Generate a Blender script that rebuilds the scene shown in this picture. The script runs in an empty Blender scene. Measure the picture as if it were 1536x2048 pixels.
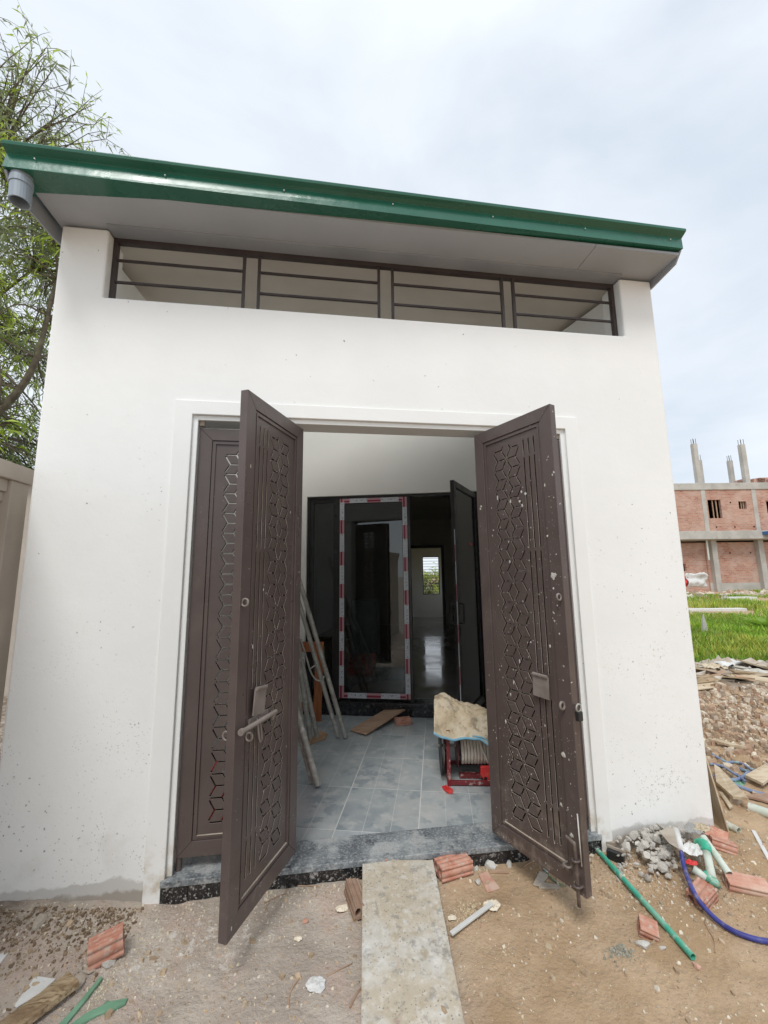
import bpy, bmesh, math, random
import numpy as np
from mathutils import Vector, Matrix
random.seed(7); rng = np.random.default_rng(7)
R = math.radians
sc = bpy.context.scene
col = sc.collection

# ------------------------------------------------------------------ camera
AX = np.array([[0.9902664, -0.0093789, -0.1393399],[-0.1387, -0.1503, -0.9789],[-0.012, 0.989, -0.150]])
def _axes():
    cx, cy, f = 768., 1024., 832.
    vr = np.array([6681-cx, -(1080-cy), -f]); X = vr/np.linalg.norm(vr)
    vz = np.array([703-cx, 4450+cy, -f]); Z = vz - X*(vz@X); Z /= np.linalg.norm(Z)
    return np.array([X, np.cross(Z, X), Z])
AX = _axes()
CAM = np.array([0., -2.6, 1.7])
cam = bpy.data.objects.new('camera', bpy.data.cameras.new('camera')); col.objects.link(cam)
M3 = Matrix(AX.tolist()); cam.matrix_world = Matrix.Translation(Vector(CAM)) @ M3.to_4x4()
cam.data.sensor_fit = 'HORIZONTAL'; cam.data.sensor_width = 36; cam.data.lens = 832/1536*36
cam.data.clip_start = 0.05; cam.data.clip_end = 3000
sc.camera = cam

# ------------------------------------------------------------------ sky and sun
SUN_EL, SUN_AZ = 57, 202      # azimuth clockwise from +Y (north): behind the photographer, a little to the left
w = bpy.data.worlds.new('World'); sc.world = w; w.use_nodes = True
nt = w.node_tree; nt.nodes.clear()
def N(t, **k):
    n = nt.nodes.new(t)
    for a, b in k.items(): setattr(n, a, b)
    return n
out = N('ShaderNodeOutputWorld'); bg = N('ShaderNodeBackground'); bg.inputs['Strength'].default_value = 0.12
sky = N('ShaderNodeTexSky', sky_type='NISHITA', sun_disc=False, sun_elevation=R(SUN_EL), sun_rotation=R(SUN_AZ))
tc = N('ShaderNodeTexCoord'); mp = N('ShaderNodeMapping'); mp.inputs['Scale'].default_value = (1, 1, 2.2); mp.inputs['Location'].default_value = (.3, .1, .2)
n1 = N('ShaderNodeTexNoise'); n1.inputs['Scale'].default_value = 1.5; n1.inputs['Detail'].default_value = 6; n1.inputs['Roughness'].default_value = .52; n1.inputs['Distortion'].default_value = .5
rp = N('ShaderNodeValToRGB')
k = 1/0.12
rp.color_ramp.elements[0].position = .30; rp.color_ramp.elements[0].color = (.53*k/10, .595*k/10, .68*k/10, 1)
rp.color_ramp.elements[1].position = .62; rp.color_ramp.elements[1].color = (.755*k/10, .795*k/10, .835*k/10, 1)
sc10 = N('ShaderNodeVectorMath', operation='SCALE'); sc10.inputs['Scale'].default_value = 10
mx = N('ShaderNodeMix', data_type='RGBA'); mx.inputs['Factor'].default_value = .93
L = nt.links.new
L(tc.outputs['Generated'], mp.inputs['Vector']); L(mp.outputs[0], n1.inputs['Vector']); L(n1.outputs['Fac'], rp.inputs[0])
L(rp.outputs[0], sc10.inputs[0]); L(sky.outputs[0], mx.inputs['A']); L(sc10.outputs[0], mx.inputs['B']); L(mx.outputs['Result'], bg.inputs[0]); L(bg.outputs[0], out.inputs[0])
sun = bpy.data.lights.new('sun', 'SUN'); sun.energy = 1.5; sun.angle = R(19); sun.color = (1, .98, .95)
so = bpy.data.objects.new('sun', sun); col.objects.link(so)
sd = Vector((math.sin(R(SUN_AZ))*math.cos(R(SUN_EL)), math.cos(R(SUN_AZ))*math.cos(R(SUN_EL)), math.sin(R(SUN_EL))))
so.rotation_euler = sd.to_track_quat('Z', 'Y').to_euler(); so.location = sd*30
sc.view_settings.view_transform = 'Standard'; sc.view_settings.look = 'None'; sc.view_settings.exposure = 0.42; sc.view_settings.gamma = 1
sc.render.engine = 'CYCLES'
try: sc.cycles.max_bounces = 8; sc.cycles.diffuse_bounces = 5; sc.cycles.transparent_max_bounces = 12
except Exception: pass

# ------------------------------------------------------------------ measuring: a pixel of the photo to a place on a known plane
def ray(px, py):
    d = AX @ np.array([px-768., -(py-1024.), -832.]); return d/np.linalg.norm(d)
def at(px, py, z=0.03):
    d = ray(px, py); return Vector(CAM + d*((z-CAM[2])/d[2]))
def aty(px, py, y=0.):
    d = ray(px, py); return Vector(CAM + d*((y-CAM[1])/d[1]))
def aty_n(px, py, p, n):
    d = ray(px, py); p = np.array(p, float); n = np.array(n, float); return Vector(CAM + d*(((p-CAM)@n)/(d@n)))

# ------------------------------------------------------------------ materials
def mk(name, c1, c2=None, s=3., rough=.8, metal=0., det=6, lo=.35, hi=.65, bump=0., bs=40., ov=(), spec=.5, coord='Object', rand=0., stretch=None, bd=.01, vcol=False, c3=None):
    m = bpy.data.materials.new(name); m.use_nodes = True; t = m.node_tree; nd = t.nodes; b = nd['Principled BSDF']; ln = t.links.new
    b.inputs['Roughness'].default_value = rough; b.inputs['Metallic'].default_value = metal
    b.inputs['Specular IOR Level'].default_value = spec
    tcn = nd.new('ShaderNodeTexCoord'); src = tcn.outputs[coord]
    if rand:
        oi = nd.new('ShaderNodeObjectInfo'); cm = nd.new('ShaderNodeVectorMath'); cm.operation = 'MULTIPLY_ADD'
        ml = nd.new('ShaderNodeMath'); ml.operation = 'MULTIPLY'; ml.inputs[1].default_value = 37.
        ln(oi.outputs['Random'], ml.inputs[0]); cb = nd.new('ShaderNodeCombineXYZ')
        for i in range(3): ln(ml.outputs[0], cb.inputs[i])
        ad = nd.new('ShaderNodeVectorMath'); ad.operation = 'ADD'; ln(src, ad.inputs[0]); ln(cb.outputs[0], ad.inputs[1]); src = ad.outputs[0]
    if stretch:
        mpn = nd.new('ShaderNodeMapping'); mpn.inputs['Scale'].default_value = stretch; ln(src, mpn.inputs[0]); ssrc = mpn.outputs[0]
    else: ssrc = src
    def noise(sc_, d=det, v=None, r=.55):
        n = nd.new('ShaderNodeTexNoise'); n.inputs['Scale'].default_value = sc_; n.inputs['Detail'].default_value = d; n.inputs['Roughness'].default_value = r
        ln(v or src, n.inputs['Vector']); return n.outputs['Fac']
    def rng_(v, a, b_, c=0., d=1.):
        if a > b_: a, b_, c, d = b_, a, d, c
        n = nd.new('ShaderNodeMapRange'); n.interpolation_type = 'SMOOTHSTEP'; ln(v, n.inputs[0])
        n.inputs[1].default_value = a; n.inputs[2].default_value = b_; n.inputs[3].default_value = c; n.inputs[4].default_value = d; return n.outputs[0]
    def mul(a, b_):
        n = nd.new('ShaderNodeMath'); n.operation = 'MULTIPLY'; ln(a, n.inputs[0])
        if isinstance(b_, float): n.inputs[1].default_value = b_
        else: ln(b_, n.inputs[1])
        return n.outputs[0]
    def mix(f, a, b_):
        n = nd.new('ShaderNodeMix'); n.data_type = 'RGBA'
        if isinstance(f, float): n.inputs['Factor'].default_value = f
        else: ln(f, n.inputs['Factor'])
        for i, v in (('A', a), ('B', b_)):
            if isinstance(v, tuple): n.inputs[i].default_value = (*v, 1)
            else: ln(v, n.inputs[i])
        return n.outputs['Result']
    c = mix(rng_(noise(s, v=ssrc), lo, hi), c1, c2 or c1)
    if c3: c = mix(rng_(noise(s*2.7, v=ssrc), .5, .7), c, c3)
    if vcol:
        at_ = nd.new('ShaderNodeAttribute'); at_.attribute_name = 'tint'
        mm = nd.new('ShaderNodeMix'); mm.data_type = 'RGBA'; mm.blend_type = 'MULTIPLY'; mm.inputs['Factor'].default_value = 1
        ln(c, mm.inputs['A']); ln(at_.outputs['Color'], mm.inputs['B']); c = mm.outputs['Result']
    if rand:
        hv = nd.new('ShaderNodeHueSaturation'); f = nd.new('ShaderNodeMapRange'); ln(oi.outputs['Random'], f.inputs[0]); f.inputs[3].default_value = 1-rand; f.inputs[4].default_value = 1+rand
        ln(f.outputs[0], hv.inputs['Value']); ln(c, hv.inputs['Color']); c = hv.outputs['Color']
    sep = None
    for o in ov:
        if o['t'] == 'n': f = rng_(noise(o['s'], o.get('d', 5), ssrc if o.get('st') else None, .6), o['lo'], o['hi'])
        else:
            vn = nd.new('ShaderNodeTexVoronoi'); vn.inputs['Scale'].default_value = o['s']; vn.inputs['Randomness'].default_value = 1
            dn = nd.new('ShaderNodeTexNoise'); dn.inputs['Scale'].default_value = o['s']*1.7; ln(src, dn.inputs['Vector'])
            da = nd.new('ShaderNodeVectorMath'); da.operation = 'MULTIPLY_ADD'; ln(dn.outputs['Color'], da.inputs[0]); da.inputs[1].default_value = (.6/o['s'],)*3; ln(src, da.inputs[2])
            ln(da.outputs[0], vn.inputs['Vector']); f = rng_(vn.outputs['Distance'], o['lo'], o['hi'], 1., 0.)
        if 'm' in o: f = mul(f, rng_(noise(o['m'][0], 3), o['m'][1], o['m'][2]))
        if 'z' in o:
            if sep is None: sep = nd.new('ShaderNodeSeparateXYZ'); ln(src, sep.inputs[0])
            zz = sep.outputs[o.get('ax', 2)]
            if 'zn' in o:
                na = nd.new('ShaderNodeMath'); na.operation = 'MULTIPLY_ADD'; ln(noise(o['zn'][0], 5), na.inputs[0]); na.inputs[1].default_value = -o['zn'][1]; ln(zz, na.inputs[2]); zz = na.outputs[0]
            f = mul(f, rng_(zz, o['z'][0], o['z'][1], 0., 1.))
        if 'a' in o: f = mul(f, float(o['a']))
        c = mix(f, c, o['c'])
    ln(c, b.inputs['Base Color'])
    if bump:
        bn = nd.new('ShaderNodeBump'); bn.inputs['Strength'].default_value = bump; bn.inputs['Distance'].default_value = bd
        ln(noise(bs, 8, ssrc if stretch else None, .65), bn.inputs['Height']); ln(bn.outputs[0], b.inputs['Normal'])
    rr = rng_(noise(s*1.5, 4), .3, .7, max(rough-.08, 0.02), min(rough+.1, 1)); ln(rr, b.inputs['Roughness'])
    return m

dust = (.42, .40, .37)
MAT = {}
MAT['plaster'] = mk('plaster_white', (.83, .838, .82), (.865, .872, .856), s=1.6, rough=.85, bump=.15, bs=9, bd=.02, ov=[
    dict(t='v', s=8, lo=.025, hi=.06, c=(.2, .18, .15), m=(1.3, .48, .54), a=.9), dict(t='v', s=14, lo=.04, hi=.085, c=(.3, .28, .25), m=(1.9, .52, .6), a=.8),
    dict(t='v', s=26, lo=.06, hi=.15, c=(.22, .2, .17), m=(1.7, .5, .6), z=(3.4, .6), a=.85), dict(t='v', s=60, lo=.10, hi=.22, c=(.28, .26, .22), m=(3.1, .46, .6), z=(2.0, .3), a=.7),
    dict(t='v', s=17, lo=.04, hi=.11, c=(.25, .23, .2), m=(2.3, .5, .66), z=(1.3, .4), a=.85),
    dict(t='v', s=42, lo=.06, hi=.16, c=(.3, .27, .23), m=(2.1, .42, .58), z=(1.2, .1), a=.8),
    dict(t='n', s=5, lo=.5, hi=.78, c=(.6, .57, .52), z=(.75, .1), a=.45),
    dict(t='n', s=3.2, lo=.55, hi=.8, c=(.72, .71, .67), a=.25), dict(t='n', s=45, lo=.56, hi=.66, c=(.36, .33, .29), m=(1.5, .60, .68), z=(2.6, 2.2), a=.6),
    dict(t='n', s=1.1, lo=-1., hi=-.5, c=(.56, .545, .515), z=(.09, .07), zn=(7, .13), a=.85), dict(t='n', s=1.1, lo=-1., hi=-.5, c=(.33, .29, .24), z=(.045, .02), zn=(11, .12), a=.8)])
MAT['trim'] = mk('plaster_trim', (.86, .868, .85), (.835, .84, .82), s=2, rough=.7, bump=.08, bs=25, ov=[
    dict(t='n', s=7, lo=.58, hi=.7, c=(.5, .36, .2), z=(0, .0001), a=0.),
    dict(t='v', s=30, lo=.05, hi=.12, c=(.3, .27, .22), m=(3, .5, .62), z=(1.2, .2), a=.7),
    dict(t='n', s=9, lo=.4, hi=.7, c=(.45, .36, .22), z=(.36, .15), a=.7)])
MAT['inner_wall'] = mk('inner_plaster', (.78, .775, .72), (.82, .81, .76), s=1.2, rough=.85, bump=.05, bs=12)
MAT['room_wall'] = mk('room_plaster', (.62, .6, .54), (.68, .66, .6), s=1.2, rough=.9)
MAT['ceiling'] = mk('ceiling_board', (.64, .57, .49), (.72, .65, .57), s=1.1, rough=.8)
MAT['soffit'] = mk('soffit_metal', (.37, .39, .42), (.43, .45, .48), s=.8, rough=.55, bump=.03, bs=5)
MAT['grey_steel'] = mk('grey_fascia_steel', (.30, .32, .35), (.36, .38, .41), s=2, rough=.45)
MAT['pvc_grey'] = mk('grey_pvc', (.27, .32, .37), (.33, .38, .43), s=6, rough=.4)
MAT['green_metal'] = mk('green_painted_steel', (.016, .115, .072), (.022, .14, .09), s=2.2, rough=.27, spec=.6, bump=.22, bs=2.2, bd=.03, ov=[dict(t='n', s=3, lo=.55, hi=.75, c=(.05, .15, .11), a=.4)])
MAT['brown'] = mk('brown_painted_steel', (.092, .070, .064), (.115, .088, .081), s=2.5, rough=.33, spec=.5, bump=.03, bs=60, ov=[
    dict(t='n', s=6, lo=.5, hi=.75, c=(.15, .12, .105), a=.35), dict(t='v', s=35, lo=.04, hi=.1, c=(.6, .57, .52), m=(4, .55, .65), a=.8),
    dict(t='n', s=14, lo=.55, hi=.75, c=(.28, .25, .22), z=(.45, .1), a=.6)])
MAT['brown_dirty'] = mk('brown_steel_splattered', (.090, .067, .060), (.112, .084, .076), s=2.5, rough=.38, spec=.5, bump=.03, bs=60, ov=[
    dict(t='n', s=6, lo=.5, hi=.75, c=(.15, .12, .105), a=.4), dict(t='v', s=24, lo=.07, hi=.13, c=(.66, .63, .58), m=(4.5, .5, .58), a=.95),
    dict(t='v', s=50, lo=.06, hi=.15, c=(.5, .47, .42), m=(3, .48, .6), a=.8),
    dict(t='n', s=12, lo=.5, hi=.7, c=(.3, .26, .22), z=(.8, .1), a=.7)])
MAT['brown_pale'] = mk('dusty_brown_steel', (.20, .17, .15), (.26, .22, .2), s=14, rough=.5, bump=.1, bs=80)
MAT['edge_highlight'] = mk('slot_edge_highlight', (.34, .29, .24), (.55, .47, .38), s=8, rough=.4)  # pale slot walls: the bright edge highlight is put into the colour
MAT['dark_brown'] = mk('dark_grille_steel', (.045, .032, .03), (.06, .045, .042), s=5, rough=.4)
MAT['granite_sill'] = mk('grey_granite_sill', (.13, .15, .165), (.30, .325, .335), s=7, rough=.35, lo=.3, hi=.7, bump=.04, bs=50, c3=(.09, .10, .115), ov=[
    dict(t='n', s=70, lo=.47, hi=.68, c=(.50, .51, .50), a=.65), dict(t='n', s=6, lo=.5, hi=.62, c=(.50, .51, .50), a=.65), dict(t='n', s=150, lo=.56, hi=.62, c=(.05, .06, .07), a=.5)])
MAT['granite_black'] = mk('black_granite', (.010, .010, .011), (.025, .025, .027), s=25, rough=.18, spec=.6, ov=[
    dict(t='n', s=75, lo=.55, hi=.66, c=(.45, .44, .41), m=(5, .35, .5), a=.9), dict(t='n', s=34, lo=.54, hi=.62, c=(.42, .41, .39), m=(9, .42, .56), a=.8), dict(t='n', s=9, lo=.58, hi=.75, c=(.25, .24, .22), a=.6)])
MAT['granite_inner'] = mk('black_granite_threshold', (.012, .012, .013), (.03, .03, .032), s=20, rough=.2, ov=[dict(t='n', s=24, lo=.55, hi=.7, c=(.2, .2, .19), a=.5)])
MAT['alu'] = mk('black_aluminium', (.013, .012, .012), (.02, .019, .019), s=6, rough=.35, ov=[dict(t='n', s=16, lo=.6, hi=.75, c=(.12, .11, .1), a=.4)])
MAT['mortar'] = mk('grout', (.58, .58, .56), (.64, .64, .61), s=20, rough=.9)
MAT['sand_pile'] = mk('soil', (.25, .185, .13), (.36, .29, .22), s=5, rough=.95, bump=.6, bs=24, bd=.03, c3=(.40, .35, .3))
MAT['concrete'] = mk('rubble_concrete', (.40, .37, .32), (.56, .53, .48), s=9, rough=.95, bump=.5, bs=45, rand=.25, c3=(.66, .64, .60))
MAT['flake'] = mk('cement_flake', (.36, .30, .24), (.46, .41, .34), s=12, rough=.95, bump=.3, bs=60, rand=.12)
MAT['plank_cement'] = mk('cement_smeared_plank', (.50, .475, .42), (.63, .61, .56), s=8, rough=.92, bump=.5, bs=32, bd=.006, c3=(.40, .34, .25), ov=[
    dict(t='n', s=3.6, lo=.44, hi=.62, c=(.46, .385, .28), a=.8), dict(t='n', s=40, lo=.5, hi=.7, c=(.7, .68, .62), a=.45), dict(t='v', s=60, lo=.10, hi=.26, c=(.14, .14, .13), m=(7, .42, .55), a=.8), dict(t='n', s=24, lo=.54, hi=.66, c=(.25, .24, .22), a=.65), dict(t='n', s=11, lo=.58, hi=.68, c=(.64, .64, .62), a=.6)])
MAT['brick'] = mk('clay_brick', (.44, .185, .125), (.55, .30, .22), s=18, rough=.9, bump=.2, bs=90, rand=.14, ov=[dict(t='n', s=10, lo=.55, hi=.75, c=(.60, .43, .34), a=.75), dict(t='n', s=34, lo=.52, hi=.66, c=(.52, .45, .38), a=.7)])
MAT['brick_pale'] = mk('dusty_clay_brick', (.52, .27, .2), (.60, .38, .29), s=14, rough=.92, bump=.2, bs=90, ov=[dict(t='n', s=9, lo=.45, hi=.7, c=(.6, .47, .38), a=.7)])
MAT['brick_brown'] = mk('muddy_clay_brick', (.30, .19, .13), (.38, .26, .19), s=12, rough=.95, bump=.25, bs=80)
MAT['hole'] = mk('brick_hole_dirt', (.16, .15, .11), (.1, .09, .07), s=20, rough=1)
MAT['galv'] = mk('galvanised_pipe', (.30, .29, .26), (.42, .41, .37), s=10, rough=.55, metal=.25, bump=.2, bs=70, rand=.1, c3=(.52, .5, .45), ov=[dict(t='n', s=14, lo=.58, hi=.7, c=(.22, .16, .1), a=.5)])
MAT['red_steel'] = mk('red_painted_steel', (.19, .02, .025), (.15, .018, .022), s=8, rough=.45, ov=[dict(t='n', s=22, lo=.55, hi=.66, c=(.45, .38, .34), a=.75)])
MAT['red_plastic'] = mk('red_plastic', (.62, .03, .035), (.66, .06, .05), s=8, rough=.4, ov=[dict(t='n', s=20, lo=.6, hi=.7, c=(.6, .4, .35), a=.6)])
MAT['black_plastic'] = mk('black_plastic', (.012, .012, .012), (.02, .02, .02), s=8, rough=.5)
MAT['hose_cream'] = mk('cream_hose', (.72, .64, .54), (.80, .73, .63), s=12, rough=.6, ov=[dict(t='n', s=25, lo=.6, hi=.7, c=(.3, .26, .2), a=.5)])
MAT['sack'] = mk('cement_sack', (.62, .54, .41), (.52, .42, .28), s=7, rough=.75, bump=.9, bs=17, bd=.02, c3=(.38, .30, .2), ov=[dict(t='n', s=13, lo=.56, hi=.64, c=(.18, .14, .1), a=.55)])
MAT['sack_grey'] = mk('grey_sack', (.30, .30, .29), (.4, .4, .38), s=6, rough=.85, bump=.3, bs=25)
MAT['blue_trim'] = mk('blue_sack_edge', (.16, .38, .52), (.25, .47, .6), s=10, rough=.6)
MAT['wood'] = mk('sawn_wood', (.36, .22, .14), (.46, .31, .21), s=4, rough=.75, stretch=(1, 7, 7), bump=.25, bs=30, rand=.15, ov=[dict(t='n', s=9, lo=.6, hi=.75, c=(.2, .11, .06), st=1, a=.5)])
MAT['wood_red'] = mk('red_brown_wood', (.27, .085, .03), (.36, .13, .05), s=4, rough=.4, stretch=(9, 9, 1))
MAT['wood_old'] = mk('weathered_wood', (.24, .16, .09), (.42, .32, .2), s=5, rough=.9, stretch=(1, 8, 8), bump=.6, bs=18, c3=(.16, .1, .05))
MAT['ply'] = mk('plywood_scrap', (.42, .33, .22), (.54, .45, .33), s=5, rough=.9, stretch=(1, 5, 1), bump=.3, bs=30, rand=.22, ov=[dict(t='n', s=8, lo=.6, hi=.72, c=(.3, .22, .15), a=.5)])
MAT['cardboard'] = mk('cardboard', (.34, .20, .11), (.42, .27, .16), s=8, rough=.9)
MAT['paper'] = mk('white_paper', (.60, .60, .58), (.68, .68, .66), s=8, rough=.8, ov=[dict(t='n', s=14, lo=.6, hi=.75, c=(.5, .46, .4), a=.5)])
MAT['foam'] = mk('cream_foam', (.72, .64, .5), (.8, .72, .58), s=30, rough=.9, bump=.3, bs=90)
MAT['white_stone'] = mk('white_mortar_lump', (.48, .465, .42), (.62, .605, .56), s=20, rough=.9, bump=.3, bs=60)
MAT['pvc_green'] = mk('green_pvc', (.045, .36, .24), (.07, .42, .30), s=6, rough=.4, ov=[dict(t='n', s=26, lo=.53, hi=.66, c=(.52, .56, .48), a=.8), dict(t='n', s=5, lo=.5, hi=.7, c=(.4, .52, .4), a=.5)])
MAT['green_cap'] = mk('bright_green_plastic', (.015, .33, .19), (.03, .40, .25), s=6, rough=.35, ov=[dict(t='n', s=30, lo=.52, hi=.68, c=(.5, .55, .48), a=.6)])
MAT['pvc_pale'] = mk('pale_pvc', (.52, .58, .50), (.62, .66, .60), s=8, rough=.5, ov=[dict(t='n', s=18, lo=.55, hi=.68, c=(.4, .33, .26), a=.6)])
MAT['hose_blue'] = mk('blue_hose', (.035, .04, .22), (.05, .06, .28), s=10, rough=.5, ov=[dict(t='n', s=24, lo=.48, hi=.68, c=(.26, .24, .27), a=.6)])
MAT['hose_slate'] = mk('slate_blue_hose', (.13, .16, .30), (.20, .27, .38), s=7, rough=.6, c3=(.26, .4, .42), ov=[dict(t='n', s=20, lo=.6, hi=.75, c=(.36, .3, .25), a=.5)])
MAT['green_band'] = mk('green_strap_plastic', (.13, .27, .17), (.19, .36, .24), s=9, rough=.55, ov=[dict(t='n', s=20, lo=.6, hi=.75, c=(.4, .36, .28), a=.5)])
MAT['chips'] = mk('debris_chips', (.5, .46, .4), (.62, .58, .5), s=40, rough=.9, vcol=True)
MAT['boundary'] = mk('boundary_render', (.40, .35, .295), (.49, .43, .365), s=1.6, rough=.9, bump=.15, bs=18, ov=[dict(t='n', s=4, lo=.55, hi=.75, c=(.36, .31, .26), a=.5)])
MAT['roof_far'] = mk('far_green_roof', (.16, .24, .22), (.22, .3, .28), s=3, rough=.5)
MAT['bark'] = mk('bark', (.07, .055, .035), (.13, .11, .07), s=9, rough=.95, bump=.5, bs=30, ov=[dict(t='n', s=4, lo=.55, hi=.7, c=(.12, .14, .05), a=.5)])
MAT['twig'] = mk('twig', (.10, .08, .055), (.15, .12, .085), s=9, rough=.9)
MAT['cement'] = mk('cast_concrete', (.40, .385, .35), (.52, .50, .46), s=.7, rough=.95, ov=[dict(t='n', s=2, lo=.55, hi=.75, c=(.28, .26, .23), a=.5)])
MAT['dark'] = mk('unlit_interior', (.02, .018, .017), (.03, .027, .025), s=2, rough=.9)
MAT['blue_sheet'] = mk('blue_sheet_steel', (.04, .13, .34), (.05, .15, .38), s=2, rough=.4)

def leafmat(name, c1, c2):
    m = mk(name, c1, c2, s=.9, rough=.5, vcol=True)
    nd = m.node_tree.nodes; b = nd['Principled BSDF']; o = nd['Material Output']; tr = nd.new('ShaderNodeBsdfTranslucent'); ms = nd.new('ShaderNodeMixShader'); ms.inputs[0].default_value = .45
    src = b.inputs['Base Color'].links[0].from_socket
    m.node_tree.links.new(src, tr.inputs[0]); m.node_tree.links.new(b.outputs[0], ms.inputs[1]); m.node_tree.links.new(tr.outputs[0], ms.inputs[2]); m.node_tree.links.new(ms.outputs[0], o.inputs[0])
    return m
MAT['leaf'] = leafmat('tree_leaf', (.27, .32, .15), (.34, .40, .16))
MAT['grass'] = leafmat('grass_blade', (.22, .39, .035), (.33, .50, .055))

# floor tile: slate blue-grey with pale veins and two printed lines per tile
def tile_mat():
    m = mk('slate_tile', (.29, .325, .34), (.40, .43, .435), s=4, rough=.38, lo=.3, hi=.7, rand=.06, c3=(.46, .475, .465), bump=.05, bs=30, ov=[
        dict(t='n', s=2.1, lo=.45, hi=.7, c=(.49, .49, .465), a=.55), dict(t='n', s=9, lo=.5, hi=.58, c=(.22, .26, .285), m=(3, .45, .6), a=.7), dict(t='n', s=40, lo=.6, hi=.72, c=(.4, .41, .4), a=.4)])
    nd = m.node_tree.nodes; ln = m.node_tree.links.new; b = nd['Principled BSDF']; src = b.inputs['Base Color'].links[0].from_socket
    g = nd.new('ShaderNodeTexCoord'); sp = nd.new('ShaderNodeSeparateXYZ'); ln(g.outputs['Object'], sp.inputs[0])
    ab = nd.new('ShaderNodeMath'); ab.operation = 'ABSOLUTE'; ln(sp.outputs[0], ab.inputs[0])
    s1 = nd.new('ShaderNodeMath'); s1.operation = 'SUBTRACT'; ln(ab.outputs[0], s1.inputs[0]); s1.inputs[1].default_value = .0865
    s2 = nd.new('ShaderNodeMath'); s2.operation = 'ABSOLUTE'; ln(s1.outputs[0], s2.inputs[0])
    lt = nd.new('ShaderNodeMath'); lt.operation = 'LESS_THAN'; ln(s2.outputs[0], lt.inputs[0]); lt.inputs[1].default_value = .0018
    ml = nd.new('ShaderNodeMath'); ml.operation = 'MULTIPLY'; ln(lt.outputs[0], ml.inputs[0]); ml.inputs[1].default_value = .65
    mx = nd.new('ShaderNodeMix'); mx.data_type = 'RGBA'; ln(ml.outputs[0], mx.inputs['Factor']); ln(src, mx.inputs['A']); mx.inputs['B'].default_value = (.60, .60, .58, 1); ln(mx.outputs['Result'], b.inputs['Base Color'])
    return m
MAT['tile'] = tile_mat()
def glass_mat(name, tint, refl=1.5):
    m = bpy.data.materials.new(name); m.use_nodes = True; t = m.node_tree; nd = t.nodes; nd.clear(); ln = t.links.new
    o = nd.new('ShaderNodeOutputMaterial'); tr = nd.new('ShaderNodeBsdfTransparent'); tr.inputs[0].default_value = (*tint, 1); gl = nd.new('ShaderNodeBsdfGlossy'); gl.inputs['Roughness'].default_value = .01
    fr = nd.new('ShaderNodeFresnel'); fr.inputs[0].default_value = refl; ms = nd.new('ShaderNodeMixShader'); ln(fr.outputs[0], ms.inputs[0]); ln(tr.outputs[0], ms.inputs[1]); ln(gl.outputs[0], ms.inputs[2]); ln(ms.outputs[0], o.inputs[0]); return m
MAT['glass'] = glass_mat('tinted_glass', (.62, .66, .65), 1.75)
def tape_mat():   # protective film, printed alternately red and white along its length
    m = bpy.data.materials.new('printed_tape'); m.use_nodes = True; t = m.node_tree; nd = t.nodes; ln = t.links.new; b = nd['Principled BSDF']; b.inputs['Roughness'].default_value = .35
    u = nd.new('ShaderNodeUVMap'); sp = nd.new('ShaderNodeSeparateXYZ'); ln(u.outputs[0], sp.inputs[0])
    def M(op, a, b_=None, c=None):
        n = nd.new('ShaderNodeMath'); n.operation = op
        for i, v in enumerate((a, b_, c)):
            if v is None: continue
            if isinstance(v, (int, float)): n.inputs[i].default_value = v
            else: ln(v, n.inputs[i])
        return n.outputs[0]
    ph = M('FRACT', M('DIVIDE', sp.outputs[0], .385)); red = M('LESS_THAN', ph, .43)
    band = M('LESS_THAN', M('ABSOLUTE', M('SUBTRACT', sp.outputs[1], .38)), .2)
    nz = nd.new('ShaderNodeTexNoise'); nz.inputs['Scale'].default_value = 95; mpn = nd.new('ShaderNodeMapping'); mpn.inputs['Scale'].default_value = (1, .028, 1); ln(u.outputs[0], mpn.inputs[0]); ln(mpn.outputs[0], nz.inputs[0])
    txt = M('MULTIPLY', M('GREATER_THAN', nz.outputs['Fac'], .56), M('LESS_THAN', M('ABSOLUTE', M('SUBTRACT', sp.outputs[1], .55)), .28))
    def X(f, a, b_):
        n = nd.new('ShaderNodeMix'); n.data_type = 'RGBA'; ln(f, n.inputs['Factor'])
        for i, v in (('A', a), ('B', b_)):
            if isinstance(v, tuple): n.inputs[i].default_value = (*v, 1)
            else: ln(v, n.inputs[i])
        return n.outputs['Result']
    rc = X(band, (.46, .25, .28), (.22, .015, .045)); wc = X(txt, (.52, .54, .57), (.22, .24, .27)); ln(X(red, wc, rc), b.inputs['Base Color']); return m
MAT['tape'] = tape_mat()
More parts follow.
